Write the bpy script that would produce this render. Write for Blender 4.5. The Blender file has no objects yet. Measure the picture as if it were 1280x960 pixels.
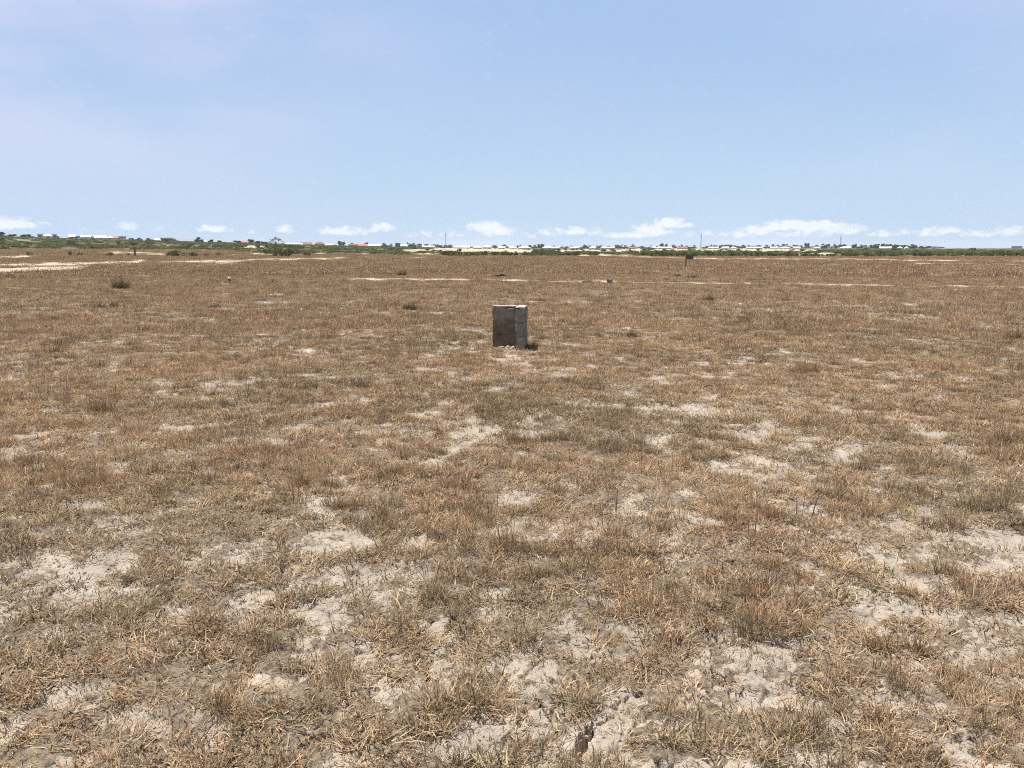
import bpy, math, random
import numpy as np
from mathutils import Vector

R = math.radians
random.seed(7)
RNG = np.random.default_rng(11)
scene = bpy.context.scene
COL = scene.collection

# ------------------------------------------------------------------ camera
F_PX = 1035.0            # focal length in pixels of the 1280 wide photograph
HORIZON_V = 309.5
CAM_H = 1.6
PITCH = math.atan((480 - HORIZON_V) / F_PX)
cam_d = bpy.data.cameras.new('camera')
cam_d.sensor_fit = 'HORIZONTAL'
cam_d.sensor_width = 36.0
cam_d.lens = 36.0 * F_PX / 1280.0
cam_d.clip_start = 0.05
cam_d.clip_end = 40000
cam = bpy.data.objects.new('camera', cam_d)
cam.location = (0, 0, CAM_H)
cam.rotation_euler = (math.pi / 2 - PITCH, 0, 0)
COL.objects.link(cam)
scene.camera = cam

# ------------------------------------------------------------------ sky, sun, exposure
SUN_EL = R(72)
SUN_AZ = (-math.cos(R(24)), math.sin(R(24)))       # horizontal direction towards the sun: left, a little ahead
world = bpy.data.worlds.new('World')
scene.world = world
world.use_nodes = True
SKY_STRENGTH = 0.105
SUN_STRENGTH = 5.0
EXPOSURE = 0.48
HAZE_DENSITY = 0.00011
sun_d = bpy.data.lights.new('sun', 'SUN')
sun_d.energy = SUN_STRENGTH
sun_d.angle = R(0.53)
sun_d.color = (1.0, 0.95, 0.87)
sun = bpy.data.objects.new('sun', sun_d)
sv = Vector((SUN_AZ[0] * math.cos(SUN_EL), SUN_AZ[1] * math.cos(SUN_EL), math.sin(SUN_EL)))
sun.rotation_euler = sv.to_track_quat('Z', 'Y').to_euler()
sun.location = (0, 0, 50)
COL.objects.link(sun)
vs = scene.view_settings
scene.display_settings.display_device = 'sRGB'
vs.view_transform = 'Standard'
vs.look = 'None'
vs.gamma = 1.0
vs.exposure = EXPOSURE
vs.use_curve_mapping = False
cy = scene.cycles
cy.max_bounces = 6
cy.diffuse_bounces = 3
cy.transmission_bounces = 3
cy.volume_bounces = 1
cy.transparent_max_bounces = 8
cy.filter_width = 1.05
cy.use_denoising = False
cy.denoiser = 'OPENIMAGEDENOISE'
cy.denoising_input_passes = 'RGB_ALBEDO_NORMAL'
cy.denoising_prefilter = 'ACCURATE'
cy.sample_clamp_indirect = 4.0


def px_az_el(u, v):
    """direction (azimuth, elevation) of a photograph pixel"""
    a = (u - 640) / F_PX
    b = -(v - 480) / F_PX
    cp, sp = math.cos(PITCH), math.sin(PITCH)
    y = cp + b * sp
    z = -sp + b * cp
    return math.atan2(a, y), math.atan2(z, math.hypot(a, y))


class NT:
    """small helper for writing node trees"""
    def __init__(self, tree):
        self.t = tree
        self.t.nodes.clear()

    def n(self, kind, **kw):
        nd = self.t.nodes.new(kind)
        for k, val in kw.items():
            setattr(nd, k, val)
        return nd

    def link(self, a, b):
        self.t.links.new(a, b)

    def _in(self, sock, val):
        if isinstance(val, bpy.types.NodeSocket):
            self.t.links.new(val, sock)
        elif val is not None:
            sock.default_value = val

    def math(self, op, a, b=None, c=None, clamp=False):
        nd = self.n('ShaderNodeMath', operation=op, use_clamp=clamp)
        self._in(nd.inputs[0], a)
        self._in(nd.inputs[1], b)
        if c is not None:
            self._in(nd.inputs[2], c)
        return nd.outputs[0]

    def mix(self, fac, a, b, blend='MIX'):
        nd = self.n('ShaderNodeMix', data_type='RGBA', blend_type=blend)
        self._in(nd.inputs['Factor'], fac)
        ia, ib = [s for s in nd.inputs if s.type == 'RGBA'][:2]
        for s, val in ((ia, a), (ib, b)):
            if isinstance(val, (tuple, list)):
                val = tuple(val[:3]) + (1.0,)
            self._in(s, val)
        return [s for s in nd.outputs if s.type == 'RGBA'][0]

    def smooth(self, x, lo, hi, a=0.0, b=1.0):
        nd = self.n('ShaderNodeMapRange', interpolation_type='SMOOTHSTEP')
        self._in(nd.inputs[0], x)
        for i, val in enumerate((lo, hi, a, b)):
            self._in(nd.inputs[i + 1], val)
        return nd.outputs[0]

    def noise(self, vec, scale, detail=4, rough=0.55, dist=0.0, dims='3D'):
        nd = self.n('ShaderNodeTexNoise', noise_dimensions=dims)
        if vec is not None:
            self.link(vec, nd.inputs['Vector'])
        nd.inputs['Scale'].default_value = scale
        nd.inputs['Detail'].default_value = detail
        nd.inputs['Roughness'].default_value = rough
        nd.inputs['Distortion'].default_value = dist
        return nd.outputs['Fac']


# low cumulus in a row above the horizon: photograph pixels (u, v, half width, half height, brightness)
CLOUDS = [(12, 281, 34, 10, .95), (160, 283, 16, 8, .6), (200, 287, 18, 6, .45), (112, 289, 14, 5, .4),
          (268, 287, 24, 6, .95), (306, 290, 14, 5, .35), (357, 287, 14, 7, .75), (430, 290, 38, 8, .85),
          (478, 285, 20, 8, .8), (462, 288, 16, 7, .55), (528, 293, 22, 7, .5), (566, 293, 22, 7, .5),
          (608, 285, 24, 10, 1.0), (622, 290, 26, 10, .85), (660, 295, 18, 6, .45), (692, 291, 26, 8, .65),
          (718, 290, 18, 9, .75), (742, 291, 22, 7, .6), (782, 294, 30, 7, .75), (815, 289, 30, 11, .95),
          (838, 281, 26, 9, 1.0), (800, 293, 24, 7, .85), (868, 294, 20, 6, .5), (888, 292, 14, 5, .5), (918, 294, 24, 6, .7),
          (948, 289, 24, 9, .9), (985, 284, 34, 10, 1.0), (1020, 285, 36, 10, 1.0), (1055, 288, 28, 9, .9),
          (1000, 292, 46, 9, .6), (1100, 293, 20, 6, .65), (1128, 291, 18, 7, .55), (1160, 292, 16, 7, .75), (1178, 289, 18, 7, .8),
          (1222, 293, 20, 6, .8), (1264, 290, 18, 8, .75), (1305, 290, 26, 8, .7), (-60, 284, 40, 10, .8)]


def build_sky():
    w = NT(world.node_tree)
    sky = w.n('ShaderNodeTexSky', sky_type='NISHITA')
    sky.sun_disc = False
    sky.sun_elevation = SUN_EL
    sky.sun_rotation = math.atan2(SUN_AZ[0], SUN_AZ[1])
    sky.altitude = 20
    sky.air_density = 1.0
    sky.dust_density = 0.6
    sky.ozone_density = 1.2
    tc = w.n('ShaderNodeTexCoord')
    sep = w.n('ShaderNodeSeparateXYZ')
    w.link(tc.outputs['Generated'], sep.inputs[0])
    X, Y, Z = sep.outputs
    az = w.math('ARCTAN2', X, Y)
    el = w.math('ARCSINE', Z)
    comb = w.n('ShaderNodeCombineXYZ')
    w._in(comb.inputs[0], az)
    w._in(comb.inputs[1], w.math('MULTIPLY', el, 1.5))
    n1 = w.noise(comb.outputs[0], 85, 8, 0.62, 0.2)
    m = None
    for (u, v, hw, hh, b) in CLOUDS:
        a0, e0 = px_az_el(u, v)
        ra, re = hw * 1.25 / F_PX, hh * 1.15 / F_PX
        d1 = w.math('MULTIPLY_ADD', az, 1 / ra, -a0 / ra)
        d2 = w.math('MULTIPLY_ADD', el, 1 / re, -e0 / re)
        d2 = w.math('MAXIMUM', d2, w.math('MULTIPLY', d2, -1.7))      # flat bases
        q = w.math('MULTIPLY_ADD', d1, d1, w.math('MULTIPLY', d2, d2))
        g = w.math('MULTIPLY', w.math('SUBTRACT', 1.0, q, clamp=True), b)
        m = g if m is None else w.math('SMOOTH_MAX', m, g, 0.12)
    dens = w.math('MULTIPLY_ADD', w.math('SUBTRACT', n1, 0.5), 2.1, m)
    gate = w.smooth(m, 0.02, 0.25)
    al = w.math('MULTIPLY', w.smooth(dens, 0.18, 0.95), gate)
    # thin high haze, broad and faint
    comb2 = w.n('ShaderNodeCombineXYZ')
    w._in(comb2.inputs[0], w.math('MULTIPLY', az, 1.2))
    w._in(comb2.inputs[1], w.math('MULTIPLY', el, 4.0))
    n2 = w.noise(comb2.outputs[0], 2.2, 5, 0.5, 0.4)
    veil_az = w.smooth(az, R(2), R(-34))
    veil_az = w.math('ADD', veil_az, w.smooth(az, R(12), R(36), 0.0, .35))
    veil_el = w.smooth(el, R(0), R(11))
    veil = w.math('MULTIPLY', w.math('MULTIPLY', w.smooth(n2, 0.25, 0.75), 0.95),
                  w.math('MULTIPLY_ADD', w.math('MULTIPLY', veil_az, veil_el), 0.9, 0.12))
    # the milky air of a humid noon: thick low down, thin overhead
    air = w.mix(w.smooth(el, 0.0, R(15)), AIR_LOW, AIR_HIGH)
    up = w.mix(.62, sky.outputs[0], DIM_TOP)  # unseen upper sky dimmed and greyed on purpose to weaken the fill light
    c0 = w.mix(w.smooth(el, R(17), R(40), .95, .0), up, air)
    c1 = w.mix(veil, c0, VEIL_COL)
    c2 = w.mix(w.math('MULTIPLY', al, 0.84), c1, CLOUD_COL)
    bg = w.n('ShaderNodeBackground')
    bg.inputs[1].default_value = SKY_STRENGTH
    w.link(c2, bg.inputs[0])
    out = w.n('ShaderNodeOutputWorld')
    w.link(bg.outputs[0], out.inputs[0])


AIR_LOW = (3.75, 4.95, 6.35)
AIR_HIGH = (2.7, 3.9, 5.95)
VEIL_COL = (5.2, 5.2, 6.6)
CLOUD_COL = (6.6, 6.85, 7.1)
DIM_TOP = (1.0, 1.15, 1.35)
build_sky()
world.cycles.sampling_method = 'MANUAL'
world.cycles.sample_map_resolution = 512

# ------------------------------------------------------------------ numpy noise
def _hash(ix, iy, seed):
    h = (ix.astype(np.int64) * 374761393 + iy.astype(np.int64) * 668265263 + seed * 1274126177) & 0x7fffffff
    h = ((h ^ (h >> 13)) * 1274126177) & 0x7fffffff
    h = ((h ^ (h >> 16)) * 2246822519) & 0x7fffffff
    return ((h ^ (h >> 15)) & 0xffffff) / float(0x1000000)


def vnoise(x, y, seed=0):
    ix, iy = np.floor(x), np.floor(y)
    fx, fy = x - ix, y - iy
    fx = fx * fx * fx * (fx * (fx * 6 - 15) + 10)
    fy = fy * fy * fy * (fy * (fy * 6 - 15) + 10)
    a = _hash(ix, iy, seed); b = _hash(ix + 1, iy, seed)
    c = _hash(ix, iy + 1, seed); d = _hash(ix + 1, iy + 1, seed)
    return (a * (1 - fx) + b * fx) * (1 - fy) + (c * (1 - fx) + d * fx) * fy


def fbm(x, y, scale, octaves=4, seed=0, gain=0.5):
    s = np.zeros_like(x); amp = 1.0; tot = 0.0; k = scale
    for o in range(octaves):
        ang = 0.7 * o + 0.3
        xr = (x * math.cos(ang) - y * math.sin(ang)) * k + 17.3 * o
        yr = (x * math.sin(ang) + y * math.cos(ang)) * k - 9.1 * o
        s += amp * vnoise(xr, yr, seed + o * 13)
        tot += amp; amp *= gain; k *= 2.03
    return s / tot


def voronoi_edge(x, y, seed=0):
    """distance to the border between the two nearest cells (cell size 1)"""
    ix, iy = np.floor(x), np.floor(y)
    best = np.full(x.shape, 9.0); bx = np.zeros_like(x); by = np.zeros_like(x)
    pts = []
    for i in range(-2, 3):
        for j in range(-2, 3):
            cx = ix + i; cyy = iy + j
            px = cx + 0.1 + 0.8 * _hash(cx, cyy, seed); py = cyy + 0.1 + 0.8 * _hash(cx, cyy, seed + 5)
            dx, dy = px - x, py - y
            pts.append((dx, dy))
            d = dx * dx + dy * dy
            k = d < best
            best = np.where(k, d, best); bx = np.where(k, dx, bx); by = np.where(k, dy, by)
    e = np.full(x.shape, 9.0)
    for dx, dy in pts:
        ddx, ddy = dx - bx, dy - by
        l = np.sqrt(ddx * ddx + ddy * ddy)
        ok = l > 1e-6
        dd = np.where(ok, ((dx + bx) * 0.5 * ddx + (dy + by) * 0.5 * ddy) / np.maximum(l, 1e-6), 9.0)
        e = np.minimum(e, dd)
    return e


def sstep(x, a, b):
    t = np.clip((x - a) / (b - a), 0, 1)
    return t * t * (3 - 2 * t)


# ------------------------------------------------------------------ terrain
def terrain(x, y):
    """the broad lie of the land: flat, with a low rise far off to the left"""
    x = np.asarray(x, float); y = np.asarray(y, float)
    r = np.hypot(x, y)
    az = np.degrees(np.arctan2(x, np.maximum(y, 1e-3)))
    az = np.where(y > 0, az, np.where(x < 0, -90.0, 90.0))
    s = np.clip((-az - 1.0) / 30.7, 0, 1.25)
    ramp = np.interp(r, [0, 60, 120, 250, 450, 600, 900, 3000, 8000], [0, 0, .30, 1.35, 5.4, 8.2, 7.5, 4, 2])
    return s * ramp


def project(x, y, z):
    """photograph pixel of a point on the land: used to look up where the land is bare, sandy or green"""
    dz = z - CAM_H
    cp, sp = math.cos(PITCH), math.sin(PITCH)
    dep = y * cp - dz * sp
    up = y * sp + dz * cp
    dep = np.where(dep < 0.2, 0.2, dep)
    return 640 + F_PX * x / dep, 480 - F_PX * up / dep


def land(u, v):
    """point of the land seen at a photograph pixel"""
    az, el = px_az_el(u, v)
    rs = np.geomspace(1.0, 2500, 4000)
    xs, ys = rs * math.sin(az), rs * math.cos(az)
    hz = CAM_H + rs * math.tan(el)
    k = np.nonzero(terrain(xs, ys) >= hz)[0]
    r = rs[k[0]] if len(k) else 2500.0
    if len(k) and k[0] > 0:
        r0, r1 = rs[k[0] - 1], rs[k[0]]
        for _ in range(20):
            m = 0.5 * (r0 + r1)
            if float(terrain(m * math.sin(az), m * math.cos(az))) >= CAM_H + m * math.tan(el): r1 = m
            else: r0 = m
        r = r1
    return r * math.sin(az), r * math.cos(az)


# bare clay: (u, v, half width, half height, strength)
BARE = [(735, 925, 46, 26, 1.7), (788, 872, 28, 16, 1.4), (562, 792, 28, 30, 1.4), (545, 835, 26, 20, 1.3), (182, 785, 36, 18, 1.4), (626, 630, 30, 8, 1.3),
        (335, 612, 26, 11, 1), (655, 542, 22, 7, 1), (640, 622, 44, 13, 1), (600, 634, 22, 7, .8), (745, 608, 34, 10, .9), (880, 660, 48, 14, 1),
        (850, 672, 26, 10, .9), (1080, 612, 30, 12, .9), (1115, 655, 30, 14, 1), (1122, 715, 18, 26, .9), (1150, 745, 36, 14, .9),
        (660, 838, 70, 20, 1), (745, 855, 46, 20, .9), (885, 750, 34, 22, .9), (562, 800, 26, 34, 1), (520, 840, 40, 22, .9), (640, 915, 90, 26, .9),
        (720, 915, 60, 34, 1), (790, 900, 40, 30, .9), (185, 785, 50, 20, 1), (45, 690, 46, 16, .9), (15, 745, 36, 20, .8), (70, 608, 44, 9, .8),
        (110, 632, 40, 10, .9), (45, 540, 46, 9, .8), (30, 482, 30, 7, .7), (275, 778, 26, 12, .9), (345, 802, 24, 12, 1), (80, 870, 40, 18, .7),
        (30, 925, 70, 24, 1), (265, 922, 28, 16, .9), (440, 692, 30, 12, .9), (460, 716, 46, 10, .9), (1240, 795, 40, 34, 1), (1210, 740, 40, 12, .8),
        (1255, 850, 44, 20, .9), (1000, 905, 40, 22, .9), (975, 880, 30, 20, .8), (1070, 880, 46, 16, .8), (1135, 592, 30, 7, .8), (1215, 566, 40, 7, .8),
        (305, 508, 18, 5, .9), (940, 512, 36, 6, .9), (870, 528, 30, 6, .7), (712, 470, 16, 3.4, 1), (772, 506, 14, 4, 1), (1120, 482, 18, 4, 1),
        (1272, 434, 16, 3.5, 1), (1152, 473, 12, 3, 1), (350, 550, 36, 6, .7), (480, 541, 30, 6, .9), (210, 392, 16, 2.2, .7), (35, 394, 14, 2.2, .8),
        (200, 430, 22, 2.6, .7), (290, 560, 22, 6, .6), (130, 588, 40, 7, .7), (240, 625, 30, 8, .7), (390, 640, 22, 8, .7), (960, 575, 40, 7, .7),
        (1040, 560, 30, 6, .7), (1010, 592, 30, 6, .7), (860, 640, 24, 8, .8), (800, 640, 24, 8, .7), (1190, 615, 36, 9, .8), (1260, 690, 30, 12, .8),
        (840, 590, 30, 6, .6), (720, 660, 26, 8, .7), (780, 690, 26, 8, .8), (840, 700, 30, 10, .9), (930, 700, 26, 10, .7), (960, 760, 36, 14, .8),
        (1010, 720, 30, 10, .7), (590, 770, 30, 10, .8), (530, 742, 40, 10, .9), (620, 742, 40, 12, .8), (480, 880, 40, 16, .8), (400, 905, 36, 18, .7),
        (150, 905, 40, 16, .7), (130, 690, 30, 10, .6), (200, 660, 30, 10, .6), (320, 860, 30, 12, .7), (900, 890, 30, 14, .7), (1160, 850, 40, 16, .8),
        (1130, 930, 40, 18, .8), (980, 440, 16, 3, .7), (640, 480, 26, 4, .4), (560, 500, 26, 4, .7), (410, 475, 26, 4, .6), (150, 470, 26, 4, .6),
        (1035, 425, 16, 2.6, .7), (830, 470, 20, 3.2, .7), (1180, 425, 16, 2.6, .6), (925, 462, 18, 3, .8), (1090, 455, 20, 3, .7)]

# sandy tracks and clearings: polyline of (u, v), half thickness in photograph pixels, strength
TRACKS = [([(-200, 343), (0, 338.5), (90, 335.5), (110, 334.5)], 2.3, 1.0), ([(-200, 335), (0, 331.8), (60, 330.8), (120, 329.0), (185, 327.0)], 1.7, 1.0),
          ([(195, 328), (260, 327), (330, 325.2), (440, 322.6)], 1.2, 1.0), ([(245, 330), (300, 329)], .9, .7), ([(-100, 322), (0, 321.5), (40, 321)], 1.0, .9),
          ([(130, 316.5), (165, 316.5), (210, 319.5)], 1.6, .8), ([(310, 318), (345, 318.5)], 1.0, .9), ([(285, 319), (300, 318.5)], .8, .7),
          ([(395, 350.3), (430, 349.3), (620, 350), (700, 352.0), (880, 354), (1080, 356.5), (1400, 360)], .85, .72), ([(440, 348.8), (625, 350.2)], .85, .72),
          ([(140, 344.5), (192, 345)], .9, .8), ([(500, 323.5), (535, 322.5)], .7, .8), ([(690, 352), (760, 352.5)], 1.0, .7),
          ([(740, 318.5), (800, 321.2), (870, 323.5), (1010, 323.8), (1160, 326), (1400, 328)], 1.1, .85), ([(1140, 329.5), (1280, 331)], .9, .85),
          ([(500, 313.2), (545, 312.8)], 1.0, .9), ([(540, 312), (640, 313.6), (668, 314.5)], 1.9, 1.0), ([(560, 311.2), (650, 311.5)], 1.2, .8),
          ([(593, 318.6), (612, 318.6)], .9, .9), ([(665, 315), (672, 315)], 1, .9), ([(695, 313.2), (745, 313.8), (800, 313.6)], 1.3, 1.0), ([(720, 319.5), (745, 319.6)], .8, .9),
          ([(780, 312.5), (862, 312.2)], 1.3, .9), ([(868, 312), (905, 312.6), (960, 313), (1022, 313.5)], 1.4, .95), ([(985, 318), (1055, 317.8)], 1.2, 1.0),
          ([(930, 318), (940, 318)], .8, .8), ([(954, 319.5), (960, 319.5)], 1.2, .8), ([(902, 311), (1000, 311.3)], 1.0, .9), ([(1020, 320.4), (1036, 320.4)], .7, .9),
          ([(1093, 313), (1105, 313)], .6, .8), ([(1086, 317.5), (1093, 317.5)], .7, .9), ([(1190, 319), (1196, 319)], .7, .8), ([(1228, 318.7), (1280, 318.9)], .8, .8),
          ([(302, 309), (330, 309.4)], 1.3, 1.0), ([(200, 306.5), (215, 307)], .6, .7), ([(394, 317.5), (404, 317.5)], .8, .9), ([(450, 317.6), (466, 317.6)], .9, .9),
          ([(525, 317.4), (545, 317.6)], .7, .9), ([(476, 312.4), (484, 312.4)], .7, .8)]
GREEN_EDGE = ([-400, 0, 120, 200, 290, 330, 400, 430, 500, 560, 700, 900, 1280, 1700], [311.3, 311.3, 311.4, 312, 313, 319, 318, 316.5, 319.5, 320.2, 320.5, 321.3, 321.0, 321.5])


def masks(x, y, z):
    """bare clay, sand, green cover: each 0..1, for points on the land"""
    u, v = project(x, y, z)
    r = np.hypot(x, y)
    front = y > 0.3
    # noise in (azimuth, log distance): keeps its grain at every distance
    la, lr = np.arctan2(x, np.maximum(y, .01)) * 60, np.log(np.maximum(r, .1)) * 60
    nb = fbm(x, y, 1.6, 5, 3)
    nf = fbm(x, y, 9.0, 3, 21)
    b = np.zeros_like(x)
    for (pu, pv, hw, hh, st) in BARE:
        k = (np.abs(u - pu) < hw * 1.6) & (np.abs(v - pv) < hh * 1.6) & front
        if k.any():
            q = ((u[k] - pu) / (hw * 1.15)) ** 2 + ((v[k] - pv) / (hh * 1.15)) ** 2
            b[k] = np.maximum(b[k], np.clip(1 - q, 0, 1) * st)
    # general thinning of the turf: more clay close by and to the right
    gen = sstep(fbm(x, y, 1.0, 4, 77), 0.42, 0.70) * np.interp(r, [2, 5, 8, 14, 40], [.64, .48, .27, .17, .06])
    gen = np.maximum(gen, sstep(fbm(x, y, 2.6, 3, 79), .54, .66) * np.interp(r, [2, 6, 12, 25, 45], [.42, .42, .37, .16, .04]))
    nff = fbm(x, y, 24.0, 2, 23)
    bare = sstep(np.maximum(b * 0.56, gen * .92) + np.minimum(b, gen) * .15 + (nb - 0.5) * 1.2 + (nf - 0.5) * 1.7 + (nff - .5) * .75 - np.interp(r, [9, 20, 34], [0, .10, .22]), 0.27, 0.49)
    bare = np.where(r > 45, 0, bare)
    sand = np.zeros_like(x)
    n1 = fbm(la, lr, 0.35, 4, 41)
    nt = fbm(la * 1.1, lr * .45, 1.0, 4, 43)
    for pts, hw, st in TRACKS:
        us = [p[0] for p in pts]; vs_ = [p[1] for p in pts]
        k = (u > us[0] - 6) & (u < us[-1] + 6) & (np.abs(v - (min(vs_) + max(vs_)) / 2) < (max(vs_) - min(vs_)) / 2 + hw * 4) & front
        if k.any():
            vl = np.interp(u[k], us, vs_)
            endf = np.clip(np.minimum(u[k] - us[0] + 6, us[-1] + 6 - u[k]) / 10, 0, 1)
            sand[k] = np.maximum(sand[k], np.clip(1.45 - np.abs(v[k] - vl) / (hw * 1.25), 0, 1) * st * endf)
    sand = sstep(sand + (n1 - 0.5) * .7 + (nt - .5) * 1.3, 0.34, 0.60) * (sand > 0.01)
    # scattered sandy specks over the land beyond the field
    edge = np.interp(u, *GREEN_EDGE)
    green = sstep(edge + (n1 - .5) * 2.4 - v, -0.5, 0.7)
    green = np.where(front, green, 0.3) * (r > 90)
    sp = sstep(fbm(la, lr, .5, 4, 91), 0.64, 0.72) * green * np.where(u < 420, .35, .7)
    sand = np.maximum(sand, sp)
    return bare, sand, green


# wide cracks in the clay: polyline of photograph pixels and width in metres
CRACKS = [([(720, 948), (727, 932), (734, 921), (742, 911)], .036), ([(742, 911), (756, 903), (768, 897)], .011), ([(734, 921), (708, 912), (688, 906), (668, 912), (655, 922)], .011),
          ([(742, 911), (738, 895), (728, 885), (700, 880)], .008), ([(768, 886), (782, 874), (800, 863), (808, 857)], .018), ([(545, 806), (556, 792), (566, 778), (590, 745)], .020),
          ([(528, 842), (541, 829), (556, 821)], .014), ([(541, 829), (534, 848), (548, 866)], .010), ([(158, 808), (174, 792), (198, 776), (206, 764)], .012),
          ([(174, 792), (150, 786), (136, 790)], .007), ([(690, 906), (676, 884), (660, 876)], .007), ([(805, 902), (830, 890), (845, 872)], .010), ([(610, 632), (628, 630), (646, 626)], .03),
          ([(1165, 740), (1190, 752), (1215, 750)], .016), ([(968, 940), (978, 925), (972, 905)], .008), ([(1050, 795), (1065, 812), (1075, 830)], .010), ([(390, 640), (405, 648), (425, 646)], .02)]
CRACK_SEGS = []
for pts, wd in CRACKS:
    g = [land(*p) for p in pts]
    # break every stretch into short jagged pieces
    rr = random.Random(int(pts[0][0]))
    fine = [g[0]]
    for a, c in zip(g[:-1], g[1:]):
        L = math.hypot(c[0] - a[0], c[1] - a[1])
        k = max(2, int(L / 0.035))
        for i in range(1, k + 1):
            t = i / k
            j = 0.0 if i == k else 0.012
            fine.append((a[0] + (c[0] - a[0]) * t + rr.uniform(-j, j), a[1] + (c[1] - a[1]) * t + rr.uniform(-j, j)))
    n = len(fine) - 1
    for i in range(n):
        t = (i + .5) / n
        CRACK_SEGS.append((fine[i], fine[i + 1], wd * (0.45 + 0.55 * math.sin(math.pi * min(max(t, .08), .92))) * rr.uniform(.6, 1.15)))


def relief(x, y, bare):
    """small ups and downs of the clay near the camera, with cracks"""
    r = np.hypot(x, y)
    fade = np.clip(1.4 - r / 60, 0, 1)
    h = (fbm(x, y, .35, 3, 5) - .5) * .10 + (fbm(x, y, 1.7, 3, 9) - .5) * .055
    h += (fbm(x, y, 12, 3, 15) - .5) * .030 * np.interp(r, [3, 12, 25], [1, .8, 0])
    h -= bare * .012
    near = r < 9.0
    if near.any():
        xn, yn = x[near], y[near]
        h2 = (fbm(xn, yn, 42, 3, 25) - .5) * .016
        wx = xn + (fbm(xn, yn, 9, 2, 31) - .5) * .10
        wy = yn + (fbm(xn, yn, 9, 2, 37) - .5) * .10
        e = voronoi_edge(wx * 7.5, wy * 7.5, 3) / 7.5
        crust = sstep(bare[near], .15, .6) * sstep(fbm(xn, yn, 1.1, 2, 55), .32, .52)
        h2 -= .026 * crust * (1 - sstep(e, .0022, .0080))
        h2 += .006 * crust * sstep(e, .004, .04)
        d_main = np.zeros_like(xn)
        for (a, c, wd) in CRACK_SEGS:
            k = (np.abs(xn - (a[0] + c[0]) / 2) < .12) & (np.abs(yn - (a[1] + c[1]) / 2) < .12)
            if not k.any():
                continue
            px, py = xn[k], yn[k]
            vx, vy = c[0] - a[0], c[1] - a[1]
            t = np.clip(((px - a[0]) * vx + (py - a[1]) * vy) / max(vx * vx + vy * vy, 1e-9), 0, 1)
            d = np.hypot(px - a[0] - vx * t, py - a[1] - vy * t)
            depth = min(.26, .03 + wd * 7)
            d_main[k] = np.maximum(d_main[k], depth * (1 - sstep(d, wd * .46, wd * .62)))
        h[near] += h2 - d_main
    return h * fade


def ground_z(x, y, bare=None):
    z = terrain(x, y)
    if bare is None:
        bare = masks(x, y, z)[0]
    return z + relief(x, y, bare)


def gz(x, y):
    return float(ground_z(np.array([float(x)]), np.array([float(y)]))[0])


# ------------------------------------------------------------------ mesh and material helpers
def mesh_obj(name, verts, faces, mat=None, parent=None, smooth=False, link=True):
    me = bpy.data.meshes.new(name)
    me.from_pydata([tuple(map(float, p)) for p in verts], [], faces)
    me.validate(); me.update()
    if mat: me.materials.append(mat)
    if smooth: me.polygons.foreach_set('use_smooth', [True] * len(me.polygons))
    o = bpy.data.objects.new(name, me)
    if parent: o.parent = parent
    if link: COL.objects.link(o)
    return o


def quads_mesh(name, V, Q, mat, smooth=False, attrs=None):
    """mesh from numpy arrays of vertices and quads (a repeated last index makes a triangle)"""
    me = bpy.data.meshes.new(name)
    me.vertices.add(len(V)); me.vertices.foreach_set('co', V.astype(np.float32).ravel())
    me.loops.add(Q.size); me.loops.foreach_set('vertex_index', Q.astype(np.int32).ravel())
    me.polygons.add(len(Q))
    me.polygons.foreach_set('loop_start', np.arange(0, Q.size, 4, dtype=np.int32))
    me.polygons.foreach_set('loop_total', np.full(len(Q), 4, np.int32))
    me.update(calc_edges=True)
    if smooth: me.polygons.foreach_set('use_smooth', np.ones(len(Q), bool))
    for k, (typ, data) in (attrs or {}).items():
        a = me.attributes.new(k, typ, 'POINT')
        a.data.foreach_set('value' if typ in ('FLOAT', 'INT') else 'vector', np.asarray(data, np.float32 if typ != 'INT' else np.int32).ravel())
    me.materials.append(mat)
    return me


def tag(o, label, cat, group=None, kind=None):
    o['label'] = label
    o['category'] = cat
    if group: o['group'] = group
    if kind: o['kind'] = kind
    return o


def empty(name, loc, rz=0.0):
    o = bpy.data.objects.new(name, None)
    o.location = loc; o.rotation_euler = (0, 0, rz)
    o.empty_display_size = 0.2
    COL.objects.link(o)
    return o


def copy_tree(o, parent=None):
    c = o.copy(); COL.objects.link(c)
    if parent: c.parent = parent
    for ch in list(o.children): copy_tree(ch, c)
    return c


def box_vf(x0, x1, y0, y1, z0, z1):
    v = [(x0, y0, z0), (x1, y0, z0), (x1, y1, z0), (x0, y1, z0), (x0, y0, z1), (x1, y0, z1), (x1, y1, z1), (x0, y1, z1)]
    f = [(0, 3, 2, 1), (4, 5, 6, 7), (0, 1, 5, 4), (1, 2, 6, 5), (2, 3, 7, 6), (3, 0, 4, 7)]
    return v, f


def add(vf, more):
    v, f = vf; v2, f2 = more
    n = len(v)
    v.extend(v2); f.extend([tuple(i + n for i in q) for q in f2])
    return vf


def tube_vf(p0, p1, r0, r1, n=6):
    p0, p1 = Vector(p0), Vector(p1)
    d = (p1 - p0).normalized()
    a = d.orthogonal().normalized(); b = d.cross(a)
    v, f = [], []
    for p, r in ((p0, r0), (p1, r1)):
        for i in range(n):
            t = 2 * math.pi * i / n
            v.append(tuple(p + a * (r * math.cos(t)) + b * (r * math.sin(t))))
    for i in range(n):
        f.append((i, (i + 1) % n, n + (i + 1) % n, n + i))
    f.append(tuple(range(n))[::-1]); f.append(tuple(range(n, 2 * n)))
    return v, f


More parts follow.
